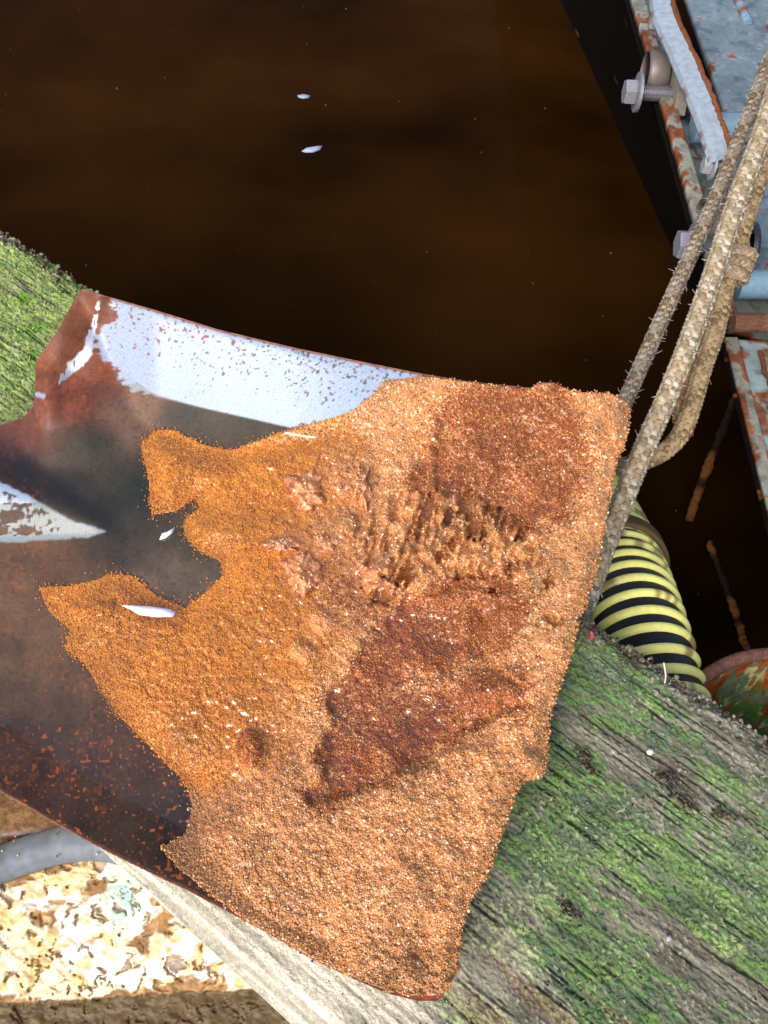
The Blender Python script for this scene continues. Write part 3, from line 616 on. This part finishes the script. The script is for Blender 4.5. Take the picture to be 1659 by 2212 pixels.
flake('fleck', 'smaller white fleck on the dark tank water, farthest from the shovel', 'fleck', [(642, 206), (656, 203), (672, 206), (668, 212), (655, 214), (645, 211)], ZW + .001, (150, 165, 190), .002, 'white flecks floating on the tank water')
flake('fleck', 'larger white fleck on the dark tank water, nearer the shovel', 'fleck', [(651, 327), (662, 319), (680, 316), (697, 314), (692, 324), (676, 330), (660, 330)], ZW + .001, (165, 178, 205), .002, 'white flecks floating on the tank water')

# ------------------------------------------------------------------ suction hose
def build_hose():
    root = thing('suction_hose', 'black hose with yellow spiral ribs dropping beside the wooden beam', 'hose')
    c = np.array([(1440, 1640), (1412, 1530), (1386, 1420), (1360, 1320), (1334, 1235), (1308, 1160), (1270, 1085), (1220, 1030)], float)
    z = np.array([-.050, -.054, -.059, -.070, -.090, -.118, -.155, -.20])
    P = catmull(np.array([at(a[0], a[1], zz) for a, zz in zip(c, z)]), 400)
    L = np.concatenate([[0], np.cumsum(np.linalg.norm(np.diff(P, axis=0), axis=1))])
    R = .0240
    m_ = MB(); m_.tube(P, R, lin((24, 25, 28)), 48); m_.build('hose_wall', M_rubber, root)
    T = np.gradient(P, axis=0); T /= np.linalg.norm(T, axis=1)[:, None]
    A = np.cross(T, [1, 0, 0]); A /= np.linalg.norm(A, axis=1)[:, None]; B = np.cross(T, A)
    pitch = .0094; turns = L[-1] / pitch; n = int(turns * 56)
    s = np.linspace(0, L[-1], n); ph = s / pitch * 2 * np.pi
    it = lambda K: np.stack([np.interp(s, L, K[:, i]) for i in range(3)], 1)
    H = it(P) + (R - .0005) * (np.cos(ph)[:, None] * it(A) + np.sin(ph)[:, None] * it(B))
    d = .6 * fbm(s * 300, ph * 0.9, 301, 3) + .4 * fbm(s * 1200, ph * 9, 305, 2); cc = np.where((d > .60)[:, None], lin((168, 146, 88)), lin((252, 244, 140))) * (.85 + .3 * fbm(s * 900, ph, 303, 2))[:, None]
    h = MB(); h.tube(H, .0027, cc, 10); h.build('spiral_rib', M_plastic, root)
    # muddy strap round the upper end
    k = int(.60 * 400); cpt = P[k]; th = np.linspace(0, 2 * np.pi, 60)
    ringp = cpt + (R + .0032) * (np.cos(th)[:, None] * A[k] + np.sin(th)[:, None] * B[k])
    g = MB()
    for o in np.linspace(-.005, .005, 5): g.tube(ringp + T[k] * o, .0017, lin((104, 84, 58)) * rng.uniform(.7, 1.2), 6, caps=False)
    g.build('strap', M_rope, root)
build_hose()

# ------------------------------------------------------------------ ropes
def braid(m_, P, R, cols, nst=6, pitch=.02, strand=.41, step=.0011, fuzz=0, fm=None, fcol=(200, 195, 185)):
    d = np.concatenate([[0], np.cumsum(np.linalg.norm(np.diff(P, axis=0), axis=1))]); n = max(20, int(d[-1] / step))
    s = np.linspace(0, d[-1], n); C = np.stack([np.interp(s, d, P[:, i]) for i in range(3)], 1)
    T = np.gradient(C, axis=0); T /= np.linalg.norm(T, axis=1)[:, None]
    A = np.cross(T, [0, 0.2, 1.0]); A /= np.linalg.norm(A, axis=1)[:, None]; B = np.cross(T, A)
    m_.tube(C, R * .82, lin(cols[0]) * .55, 10)
    for sg in (1, -1):
        for k in range(nst):
            ph0 = 2 * np.pi * k / nst + (0 if sg > 0 else np.pi / nst)
            ph = ph0 + sg * s / pitch * 2 * np.pi
            r = R * (.80 + .15 * np.cos(nst * (s / pitch * 2 * np.pi) + (0 if sg > 0 else np.pi)))
            Q = C + r[:, None] * (np.cos(ph)[:, None] * A + np.sin(ph)[:, None] * B)
            base = lin(cols[rng.integers(len(cols))]) * rng.uniform(.85, 1.15)
            tone = .65 + .7 * fbm(s * 500, ph * .5 + k, 311 + k, 3)
            m_.tube(Q, R * strand, base * tone[:, None], 6, caps=False)
    if fuzz:
        for _ in range(fuzz):
            i = rng.integers(2, n - 2); a = rng.uniform(0, 6.28); dirn = np.cos(a) * A[i] + np.sin(a) * B[i]
            p = C[i] + R * dirn; l = rng.uniform(.0007, .0030); b = T[i] * rng.choice([-1, 1]) * rng.uniform(.2, 1.2) + rng.normal(0, .5, 3)
            pts = [p + dirn * l * t + b * l * .7 * t * t for t in (0, .35, .7, 1)]
            fm.tube(np.array(pts), [.00018, .00016, .00012, .00008], lin(fcol) * rng.uniform(.7, 1.1), 4, caps=False)
def rope(name, label, cat, path, R, cols, fuzz, fcol, **k):
    root = thing(name, label, cat)
    P = catmull(np.array([at(x, y, z) for x, y, z in path]), 300)
    m_ = MB(); f = MB(); braid(m_, P, R, cols, fuzz=fuzz, fm=f, fcol=fcol, **k)
    m_.build('braid', M_rope, root); 
    if fuzz: tag(f.build('fibre', M_rope, root), kind='stuff')
    return root
rope('rope', 'thick tan braided rope running past the shovel tip to the hose', 'rope',
     [(1760, -60, .062), (1700, 110, .055), (1648, 285, .045), (1590, 440, .035), (1545, 580, .026), (1490, 735, .016), (1440, 860, .006), (1395, 960, -.002), (1350, 1070, -.010), (1310, 1170, -.016), (1275, 1270, -.020), (1245, 1350, -.024)],
     .0041, [(188, 174, 150), (170, 154, 126), (200, 188, 166), (150, 132, 106)], 300, (225, 222, 216), pitch=.026)
rope('frayed_rope', 'thinner grey frayed rope hanging just left of the tan rope', 'rope',
     [(1760, -120, .03), (1680, 90, .02), (1625, 230, .01), (1570, 370, 0), (1520, 490, -.008), (1470, 600, -.016), (1425, 700, -.022), (1385, 790, -.028), (1345, 880, -.034), (1310, 960, -.04)],
     .0035, [(150, 138, 120), (132, 116, 96), (166, 158, 148), (120, 98, 74)], 520, (190, 192, 198), pitch=.024)
kr = rope('knotted_rope', 'brown looped rope with a wrapped knot hanging right of the tan rope', 'rope',
     [(1668, 280, .02), (1640, 380, .012), (1610, 480, .004), (1584, 560, -.004), (1562, 640, -.010), (1545, 720, -.016), (1520, 790, -.022), (1500, 860, -.027), (1475, 930, -.032), (1435, 975, -.036), (1385, 998, -.040), (1330, 1010, -.046)],
     .0039, [(150, 126, 92), (132, 108, 76), (168, 144, 108)], 60, (180, 160, 130), pitch=.024)
P2 = catmull(np.array([at(x, y, z) for x, y, z in [(1560, 590, -.012), (1535, 660, -.018), (1512, 735, -.024), (1490, 800, -.031), (1472, 850, -.036), (1470, 900, -.037), (1480, 940, -.036)]]), 120)
m_ = MB(); braid(m_, P2, .0036, [(150, 116, 78), (134, 104, 72), (166, 130, 90)], pitch=.024); m_.build('loop', M_rope, kr)
m_ = MB(); KA = at(1590, 545, -.004); KB = at(1562, 615, -.010); kd = (KB - KA); ku = kd / np.linalg.norm(kd); ka = np.cross(ku, [0, 0, 1.]); ka /= np.linalg.norm(ka); kb = np.cross(ku, ka)
for t in (0.1, .42, .74):
    th = np.linspace(0, 2 * np.pi, 40); c0 = KA + kd * t
    Q = c0 + .0085 * np.cos(th)[:, None] * ka + .0075 * np.sin(th)[:, None] * kb + ku * (.0022 * np.cos(th + .6))[:, None]
    braid(m_, Q, .0030, [(186, 164, 136), (168, 146, 118), (150, 126, 98)], nst=5, pitch=.013, strand=.4)
m_.build('knot', M_rope, kr)

# ------------------------------------------------------------------ blue steel machine
ZM = -.06
E_A = np.array([.1890, .70]); E_B = np.array([.2035, .353]); E_C = np.array([.2105, .215])
def ex(y): return E_A[0] + (E_B[0] - E_A[0]) * (E_A[1] - y) / (E_A[1] - E_B[1])
BLUE = lin((108, 122, 130)); CREAM = lin((136, 136, 124)); RUST = lin((118, 70, 42)); DRUST = lin((86, 44, 26)); OLIVE = lin((110, 118, 106))
def plate(m_, pts, th, base, n=(60, 40), rust=.25, seed=0, edge=.5, streak=None, tint=CREAM):
    """bilinear steel plate pts (4 corners), thickness th along its normal, with paint wear worked into the surface"""
    p = np.array(pts, float); a = np.linspace(0, 1, n[0])[:, None, None]; b = np.linspace(0, 1, n[1])[None, :, None]
    P = (p[0] * (1 - a) + p[1] * a) * (1 - b) + (p[3] * (1 - a) + p[2] * a) * b
    nr = np.cross(p[1] - p[0], p[3] - p[0]); nr /= np.linalg.norm(nr)
    la = np.linalg.norm(p[1] - p[0]); lb = np.linalg.norm(p[3] - p[0])
    A = a[..., 0] * la * 1000 + 0 * b[..., 0]; B = b[..., 0] * lb * 1000 + 0 * a[..., 0]
    w = fbm(A / 9, B / 9, 400 + seed, 4) + .25 * (fbm(A / 2, B / 2, 410 + seed, 2) - .5)
    de = np.minimum(np.minimum(A, la * 1000 - A), np.minimum(B, lb * 1000 - B)); w = w + edge * .35 * np.exp(-de / 3.)
    if streak is not None: w = w + streak * (fbm(A / 4, B / 40, 420 + seed, 3) - .45)
    q1 = np.quantile(w, 1 - rust); k = ss(q1 - .05, q1 + .08, w)[..., None]; k2 = ss(q1 - .10, q1 - .01, w)[..., None]
    t = fbm(A / 6, B / 6, 430 + seed, 3)[..., None]
    C = base * (.78 + .44 * fbm(A / 15, B / 15, 440 + seed, 3)[..., None])
    C = C * (1 - k2 * .6) + tint * k2 * .6
    C = C * (1 - k) + (RUST * t * 1.6 + DRUST * (1 - t)) * k
    sp = ss(.60, .72, fbm(A / 8, B / 8, 450 + seed, 3))[..., None]; C = C * (1 - .35 * sp)
    P = P + nr * ((k[..., 0] * fbm(A / 1.2, B / 1.2, 460 + seed, 2) * .0006))[..., None]
    Q = P - nr * th; nu, nv = n; I = np.arange(nu * nv).reshape(nu, nv)
    quad = lambda J: np.stack([J[:-1, :-1], J[1:, :-1], J[1:, 1:], J[:-1, 1:]], -1).reshape(-1, 4)
    ring = np.concatenate([I[:, 0], I[-1, 1:], I[-2::-1, -1], I[0, -2:0:-1]]); r2 = np.roll(ring, -1)
    m_.add(np.vstack([P.reshape(-1, 3), Q.reshape(-1, 3)]), np.concatenate([quad(I), quad(I + nu * nv)[:, ::-1], np.stack([r2, ring, ring + nu * nv, r2 + nu * nv], -1)]), np.vstack([C.reshape(-1, 3)] * 2))
def hexbolt(parent, head, axis, r, L, col, name='bolt', washer=True):
    m_ = MB(); ax = np.array(axis, float) / np.linalg.norm(axis); h = np.array(head, float)
    m_.disc(h, ax, r, r, r * .95, col, 6, .4)
    if washer: m_.disc(h + ax * r * .95, ax, r * 1.5, r * 1.5, r * .3, col * .9, 20)
    m_.disc(h + ax * r * 1.2, ax, r * .55, r * .55, L, col * .6, 12)
    for i in range(int(L / .0016)):
        m_.disc(h + ax * (r * 1.3 + i * .0016), ax, r * .62, r * .62, .0009, col * .55, 12)
    return m_.build(name, M_zinc, parent, smooth=False)
def build_machine():
    root = thing('steel_machine', 'pale blue rusty steel machine with bolts standing in the tank', 'machine')
    y0, y1 = 1.25, .352
    # long flange and side wall in the tank
    m_ = MB(); plate(m_, [(ex(y0), y0, ZM), (ex(y1), y1, ZM), (ex(y1) + .009, y1, ZM), (ex(y0) + .009, y0, ZM)], .007, CREAM, (900, 12), .34, 1)
    m_.build('flange', M_paint, root)
    m_ = MB(); plate(m_, [(ex(y0) + .001, y0, ZM - .0072), (ex(y1) + .001, y1, ZM - .0072), (.335, y1, ZW - .03), (.155, y0, ZW - .03)], .004, lin((12, 8, 6)), (90, 60), .0005, 3, .1, tint=lin((16, 10, 7)))  # near-black base holds the wall's shade
    m_.build('side_wall', M_shaded, root)
    # deck panels between the flange and the body, split by ribs
    ys = [.80, .655, .505, .402, .352]
    for i in range(4):
        a, b = ys[i], ys[i + 1] ; zt = ZM - .010 - .004 * (i % 2)
        m_ = MB(); plate(m_, [(ex(a) + .0095, a - .001, zt), (ex(b) + .0095, b + .001, zt), (ex(b) + .045, b + .001, zt - .012), (ex(a) + .045, a - .001, zt - .012)], .004, OLIVE if i != 1 else lin((132, 148, 150)), (80, 40), .18, 10 + i)
        m_.build('deck_panel', M_paint, root)
    # body: upright blue plates facing the viewer with rounded ribs
    for i, (yy, za, zb) in enumerate([(.80, .03, -.10), (.56, -.035, -.125), (.425, -.045, -.14)]):
        pass
    bx = .045
    m_ = MB(); plate(m_, [(ex(.80) + bx, .80, ZM - .005), (ex(.53) + bx, .53, ZM - .005), (ex(.53) + .42, .53, ZM - .005), (ex(.80) + .42, .80, ZM - .005)], .006, BLUE, (240, 200), .03, 20, .1, tint=lin((150, 170, 180)))
    m_.build('body_panel', M_paint, root)
    m_ = MB(); plate(m_, [(ex(.515) + bx, .515, ZM - .012), (ex(.392) + bx - .02, .392, ZM - .012), (ex(.392) + .40, .392, ZM - .012), (ex(.515) + .40, .515, ZM - .012)], .006, lin((104, 120, 130)), (160, 220), .03, 22, .1, tint=lin((140, 160, 172)))
    m_.build('body_panel', M_paint, root)
    for (yy, r, zz) in ((.523, .010, ZM - .004), (.384, .009, ZM - .008)):
        m_ = MB(); xs = np.linspace(ex(yy) + .018, ex(yy) + .40, 60); q = np.stack([xs, yy + 0 * xs, zz + 0 * xs], 1)
        cc = lin((118, 146, 162)) * (.75 + .5 * fbm(xs * 90, xs * 0, 470, 3))[:, None]
        m_.tube(q, r, cc, 14); m_.build('rib', M_paint, root)
    m_ = MB()
    for (x0, ya, yb) in ((.070, .79, .64), (.098, .64, .536)):
        q = np.stack([ex(.6) + x0 + np.linspace(0, .012, 24), np.linspace(ya, yb, 24), np.full(24, ZM - .004)], 1)
        m_.tube(q, .0035, np.where((fbm(q[:, 1] * 200, q[:, 1] * 0, 480, 3) > .52)[:, None], RUST, lin((120, 150, 168))), 8)
    m_.build('weld_seam', M_paint, root)
    # curved grab bar: angle section with a rusted seam
    bar = catmull(np.array([at(1432, -30, -.028), at(1440, 30, -.028), at(1470, 95, -.028), at(1500, 165, -.028), at(1527, 232, -.029), at(1550, 295, -.032), at(1562, 345, -.040)]), 60)
    T = np.gradient(bar, axis=0); T /= np.linalg.norm(T, axis=1)[:, None]; Nn = np.cross(T, [0, 0, 1.]); Nn /= np.linalg.norm(Nn, axis=1)[:, None]
    if Nn[0, 0] < 0: Nn = -Nn
    w = .0090
    sec = [(-w, -.004), (-w * .9, 0), (.004, .0012), (.0055, 0), (w * 1.05, -.004), (w * .95, -.009), (-w * .8, -.008)]
    G = np.stack([bar + Nn * a + np.array([0, 0, b]) for a, b in sec + sec[:1]], 1)
    nse = fbm(np.arange(60)[:, None] / 2.2, np.arange(8)[None] * 1.3, 490, 3); Cb = np.where(((nse > .60) & (np.abs(np.arange(8) - 3.5)[None] > 3))[..., None], RUST, lin((148, 160, 170)) * (.9 + .2 * nse[..., None]))
    m_ = MB()
    for q_ in range(7): m_.grid(G[:, q_:q_ + 2], Cb[:, q_:q_ + 2])
    m_.build('grab_bar', M_paint, root)
    m_ = MB(); q = bar + Nn * .0055 + np.array([0, 0, .0010]); q += rng.normal(0, .0003, q.shape); m_.tube(q, .0015 + .0006 * vn(np.arange(60) / 2, np.zeros(60), 4), RUST * np.linspace(.8, 1.2, 60)[:, None], 6); m_.build('rust_seam', M_rust, root)
    Z_ = lin((176, 178, 182))
    for (px, py, z) in ((1404, 46, -.045), (1518, 356, -.046)): hexbolt(root, at(px, py, z), (1, -.12, -.05), .0058, .014, Z_)
    # lugs with clamping bolts standing out over the tank
    for (hx, hy, z, br, extra) in ((1348, 198, -.060, .0088, 0), (1462, 528, -.060, .0092, 1)):
        h = at(hx, hy, z)
        hexbolt(root, h, (1, -.05, -.02), br, .038, lin((150, 148, 156)))
        m_ = MB(); c0 = h + np.array([.0165, .018, .002])
        m_.disc(c0, (1, -.05, -.02), .0155, .013, .016, lin((120, 108, 102)), 18); m_.build('sleeve', M_zinc, root)
        m_ = MB(); p = h + np.array([.033, 0, 0])
        out = [(-.020, -.004), (-.012, -.014), (.004, -.014), (.014, -.004), (.030, .004), (.046, .010), (.046, .020), (.024, .016), (.004, .012), (-.014, .008)]
        n = len(out); V = [(p[0], p[1] + a, p[2] + b) for a, b in out] + [(p[0] + .008, p[1] + a, p[2] + b) for a, b in out]
        V += [tuple(np.mean(V[:n], 0)), tuple(np.mean(V[n:2 * n], 0))]
        f = []
        for i in range(n):
            j = (i + 1) % n; f += [(i, j, n + j, n + i), (j, i, 2 * n, 2 * n), (n + i, n + j, 2 * n + 1, 2 * n + 1)]
        m_.add(V, f, lin((132, 124, 108))); m_.build('lug', M_paint, root, smooth=False)
        m_ = MB(); m_.disc(h + np.array([.043, -.002, -.001]), (1, -.05, -.02), .016, .016, .004, lin((44, 44, 50)), 24); m_.build('washer', M_rubber, root)
    # lower chute: rusty rim and sloping plate
    zc = -.062; yr = .347
    m_ = MB(); xs = np.linspace(ex(yr) + .004, ex(yr) + .30, 60); q = np.stack([xs, yr + 0 * xs, zc + 0 * xs + .002], 1); cc = (RUST * .9 + CREAM * .15) * (.5 + fbm(xs * 150, xs * 0, 495, 3))[:, None]
    m_.tube(q, .0058, cc, 12); m_.build('rim', M_rust, root)
    e0 = np.array([ex(yr) + .001, yr - .006, zc - .004]); e1 = np.array([.2115, .18, zc - .012])
    m_ = MB(); plate(m_, [e0, e1, e1 + [.007, 0, .0], e0 + [.007, 0, 0]], .004, CREAM * .8, (300, 10), .36, 31); m_.build('flange', M_paint, root)
    m_ = MB(); plate(m_, [e0 + [.0075, 0, -.002], e1 + [.0075, 0, -.002], e1 + [.25, 0, -.03], e0 + [.25, 0, -.03]], .004, lin((128, 146, 146)), (140, 160), .18, 33, .4, .35); m_.build('chute_plate', M_paint, root)
    m_ = MB(); q = np.stack([np.linspace(e0[0] + .018, e1[0] + .026, 40), np.linspace(e0[1] - .01, e1[1], 40), np.full(40, zc - .005)], 1); q[:, 0] += rng.normal(0, .0004, 40); m_.tube(q, .0016, RUST * .7, 6); m_.build('weld_seam', M_rust, root)
    m_ = MB(); plate(m_, [e0 + [.003, 0, -.006], e1 + [.003, 0, -.006], [.375, e1[1], ZW - .03], [.338, e0[1], ZW - .03]], .004, lin((12, 8, 6)), (90, 80), .002, 35, .1, .6, tint=lin((26, 16, 11))); m_.build('side_wall', M_shaded, root)  # shade below the chute is put into the dark base colour
build_machine()

# thin tubes added to imitate the rusty machine's reflection in the dark water
for pts, r_, lb in (([(1604, 820, -.20), (1560, 930, -.212), (1520, 1030, -.222), (1488, 1125, -.234)], .0032, 'upper thin streak imitating the rusty machine reflected in the black water'),
                    ([(1530, 1170, -.235), (1562, 1250, -.235), (1590, 1330, -.236), (1612, 1400, -.238)], .0026, 'lower thin streak imitating the rusty machine reflected in the water, just above the drum')):
    q = catmull(np.array([at(*p) for p in pts]), 60); q += rng.normal(0, .0004, q.shape); w_ = fbm(np.arange(60) / 4, np.zeros(60), 497, 3)
    m_ = MB(); m_.tube(q, r_ * (.7 + .6 * w_), lin((34, 20, 11)) + ss(.5, .75, fbm(np.arange(60) / 11, np.zeros(60), 498, 2))[:, None] * lin((110, 66, 24)), 8)
    tag(m_.build('rust_reflection', M_rust), lb, 'bar', 'streaks imitating the rusty machine reflected in the water')  # each 'bar' is an added tube standing in for the machine's reflection

# ------------------------------------------------------------------ rusty drum behind the beam, at the right
def build_drum():
    root = thing('rusty_drum', 'rusty drum rim with green and cream stains right of the hose', 'drum')
    c = at(1640, 1700, -.07)[:2]; c = c + np.array([.01, 0]); r = np.linalg.norm(at(1640, 1425, -.05)[:2] - c)
    th = np.linspace(.15 * np.pi, 1.05 * np.pi, 260); h = np.linspace(0, 1, 70)
    T_, H_ = np.meshgrid(th, h, indexing='ij')
    rr = r + .0008 * (fbm(T_ * 40, H_ * 12, 501, 3) - .5) - .020 * H_ 
    P = np.dstack([c[0] + rr * np.cos(T_), c[1] + rr * np.sin(T_), -.05 - H_ * .09])
    u = T_ * r * 1000; w = H_ * 90
    C = lin((122, 132, 98)) * (.7 + .6 * fbm(u / 8, w / 8, 503, 3)[..., None])
    g = ss(.5, .62, fbm(u / 14, w / 12, 505, 3))[..., None]; C = C * (1 - g) + lin((96, 140, 62)) * g
    y = ss(.60, .68, fbm(u / 4, w / 9, 507, 3))[..., None]; C = C * (1 - y) + lin((206, 196, 128)) * y
    k = ss(.44, .56, fbm(u / 3.5, w / 22, 509, 3) + .25 * np.exp(-w / 12) + .3 * ss(1.75, 2.1, T_) - .16)[..., None]; t = fbm(u / 5, w / 5, 511, 3)[..., None]
    C = C * (1 - k) + (lin((188, 96, 34)) * t * 1.3 + lin((96, 38, 20)) * (1 - t)) * k
    m_ = MB(); m_.grid(P, C); m_.grid(P[:, ::-1] * [1, 1, 1] + np.dstack([.003 * np.cos(T_[:, ::-1]), .003 * np.sin(T_[:, ::-1]), 0 * T_]), lin((40, 26, 18)) + 0 * C)
    m_.build('wall', M_rust, root)
    m_ = MB(); q = np.stack([c[0] + (r + .002) * np.cos(th), c[1] + (r + .002) * np.sin(th), np.full(260, -.049)], 1)
    m_.tube(q, .0032, lin((120, 84, 70)) * (.6 + .8 * fbm(th * 60, th * 0, 513, 3))[:, None], 8); m_.build('rim', M_rust, root)
build_drum()

# ------------------------------------------------------------------ flaking steel tank corner, bottom left
def build_flaking():
    root = thing('flaking_steel_plate', 'rusty steel plate with flaking cream paint at the bottom left', 'steel plate')
    z0 = -.055
    # near-level painted face
    nx_, ny_ = 420, 300
    X, Y = np.meshgrid(np.linspace(-260, 700, nx_), np.linspace(1780, 2260, ny_), indexing='ij')
    top = 1925 - (X + 40) * .30 + 10 * (fbm(X / 60, X * 0, 521, 2) - .5)           # upper border follows the pipe
    low = 2165 - (X) * .055
    Z = z0 - .006 * ss(0, 30, top - Y) + .0 * X
    X0_, Y0_ = X, Y; X = X0_ + 46 * (fbm(X0_ / 33, Y0_ / 29, 551, 4) - .5) + .4 * (Y0_ - 2000); Y = Y0_ + 46 * (fbm(X0_ / 31, Y0_ / 35, 553, 4) - .5) - .4 * X0_ * .6
    paint = .045 + fbm(X / 85, Y / 85, 523, 4) + .26 * (fbm(X / 14, Y / 14, 525, 5) - .5)
    dl = np.minimum(Y0_ - top, low - Y0_)
    k = ss(.34, .48, paint + .10 * ss(0, 60, dl) + .12 * np.exp(-((X0_ - 60) / 120) ** 2 - ((Y0_ - 2060) / 70) ** 2) - .06 - .14 * (1 - ss(0, 30, dl)))
    k = k * ss(-8, 4, dl)
    cream = lin((236, 222, 180)); white = lin((240, 236, 222)); teal = lin((170, 205, 196)); yel = lin((222, 186, 120))
    w1 = ss(.42, .58, fbm(X / 90, Y / 60, 527, 3))[..., None]; PC = cream * (1 - w1) + white * w1
    w2 = (ss(.5, .62, fbm(X / 30, Y / 30, 529, 3)) * .8)[..., None]; PC = PC * (1 - w2) + yel * w2
    w3 = np.exp(-((X0_ - 265) / 55) ** 2 - ((Y0_ - 1945) / 60) ** 2)[..., None]; w3 = w3 * (.5 + fbm(X / 20, Y / 20, 531, 2)[..., None]); w3 = np.clip(w3, 0, 1); PC = PC * (1 - w3) + teal * w3
    rt = fbm(X / 16, Y / 16, 533, 3)[..., None]; RC = lin((160, 120, 74)) * rt * 1.5 + lin((104, 80, 52)) * (1 - rt)
    pits = ss(.60, .72, fbm(X / 15, Y / 20, 535, 4)); k = k * (1 - .75 * pits)
    C = RC * (1 - k[..., None]) + PC * k[..., None]
    X, Y = X0_, Y0_
    below = ss(0, 6, Y - low + 14 * (fbm(X / 18, Y / 18, 555, 3) - .5))[..., None]; mud = lin((96, 78, 50)) * (.5 + fbm(X / 22, Y / 14, 537, 4)[..., None]); C = C * (1 - below) + mud * below
    Z = Z + k * .0009 * (.4 + fbm(X / 20, Y / 20, 539, 2)) - below[..., 0] * .02 + (fbm(X / 25, Y / 25, 541, 3) - .5) * .0022 - pits * .001
    m_ = MB(); m_.grid(at(X, Y, Z)[:, ::-1], C[:, ::-1]); m_.build('painted_face', M_paint, root)
    # rusty ledge above the pipe
    X, Y = np.meshgrid(np.linspace(-260, 260, 160), np.linspace(1640, 1960, 120), indexing='ij')
    edge = 1800 - (X - 100) * .08
    Z = z0 - .012 + .014 * ss(14, -4, Y - edge) * 1 + (fbm(X / 20, Y / 20, 543, 3) - .5) * .003
    t = fbm(X / 18, Y / 10, 545, 4)[..., None]; C = lin((126, 98, 62)) * t * 1.5 + lin((84, 56, 40)) * (1 - t)
    g = (np.exp(-((Y - edge) / 9) ** 2) * .75)[..., None]; C = C * (1 - g) + lin((168, 148, 150)) * g
    m_ = MB(); m_.grid(at(X, Y, Z)[:, ::-1], C[:, ::-1]); m_.build('ledge', M_rust, root)
    pr = thing('pipe', 'grey blue pipe running between the rusty ledge and the flaking plate', 'pipe')
    P = catmull(np.array([at(x, y, z0 + .002) for x, y in [(-240, 1955), (-120, 1910), (0, 1868), (80, 1840), (160, 1822), (240, 1822), (330, 1850), (420, 1900)]]), 120)
    cc = lin((112, 118, 126)) * (.7 + .6 * fbm(np.arange(120) / 7, np.zeros(120), 547, 4))[:, None]
    m_ = MB(); m_.tube(P, .0078, cc, 20); m_.build('pipe_wall', M_paint, pr)
    m_ = MB(); q = P + np.array([0, 0, .0078]); pos = q[rng.integers(0, 120, 34)] + rng.normal(0, .0035, (34, 3)) * [1, 1, .1] - [0, 0, .0008]; add_grains(m_, pos, rng.uniform(.0003, .0008, 34), pick([(200, 180, 140), (150, 116, 80), (110, 90, 70)], 34)); tag(m_.build('grit', M_chip, pr), kind='stuff')
build_flaking()

# ------------------------------------------------------------------ litter on the beam
flake('chip', 'white chip on the mossy beam right of the shovel', 'chip', [(1396, 1622), (1402, 1616), (1410, 1618), (1413, 1626), (1406, 1632), (1398, 1629)], .001, (225, 222, 215))
flake('pebble', 'small grey pebble low on the mossy beam', 'pebble', [(1896 - 0, 2020)] and [(1896 * 0 + 1896 - 0, 2024)] and [(1438, 2023), (1446, 2019), (1452, 2024), (1450, 2032), (1441, 2034)], .001, (176, 172, 178))
def bark(px, py, s, label):
    m_ = MB(); n = int(70 * s); c = at(px, py, .0006); d = np.array([AX[0], AX[1], 0]); e_ = np.array([NX[0], NX[1], 0])
    a_ = rng.normal(0, .0024 * s, n); b_ = rng.normal(0, .0011 * s, n) + .4 * a_ * np.sin(px)
    pos = c + a_[:, None] * d + b_[:, None] * e_ + np.stack([0 * a_, 0 * a_, np.abs(rng.normal(0, .0007, n))], 1)
    k0 = len(m_.v); add_grains(m_, np.zeros((n, 3)), rng.uniform(.00025, .00062, n), pick([(62, 52, 42), (48, 40, 34), (84, 76, 62), (110, 100, 82)], n))
    v = m_.v[-1].reshape(n, 12, 3) * np.array([1, 1, .45]); st_ = rng.uniform(1, 2.4, (n, 1, 1)); v = v + (v @ d)[..., None] * d * (st_ - 1); m_.v[-1] = (v + pos[:, None]).reshape(-1, 3)
    tag(m_.build('bark_crumb', M_wood), label, 'bark crumb', 'dark bark crumbs on the mossy beam')
bark(1470, 1725, 1.5, 'largest dark bark crumb on the mossy beam, below the white chip')
bark(1440, 1680, 1.1, 'dark bark crumb just above the largest crumb on the beam')
bark(1262, 1642, 1.1, 'dark bark crumb on bright moss between the shovel and the white chip')
bark(1560, 1760, .8, 'small dark bark crumb nearest the right end of the mossy beam')
bark(1225, 1965, .9, 'dark bark crumb on the lower part of the mossy beam')
m_ = MB(); m_.tube(catmull(np.array([at(1276, 1378, .002), at(1279, 1372, .005), at(1277, 1365, .008)]), 8), [.0010, .0011, .0011, .0011, .001, .0009, .0008, .0004], lin((190, 90, 90)), 8)
tag(m_.build('bud', M_chip), 'tiny pink bud standing on the edge of the beam before the hose', 'bud')
m_ = MB(); m_.tube(catmull(np.array([at(1436, 1475, .0), at(1438, 1458, .006), at(1434, 1432, .012)]), 8), .00035, lin((220, 215, 205)), 5)
tag(m_.build('stalk', M_chip), 'fine pale stalk standing on the beam edge in front of the hose', 'stalk')
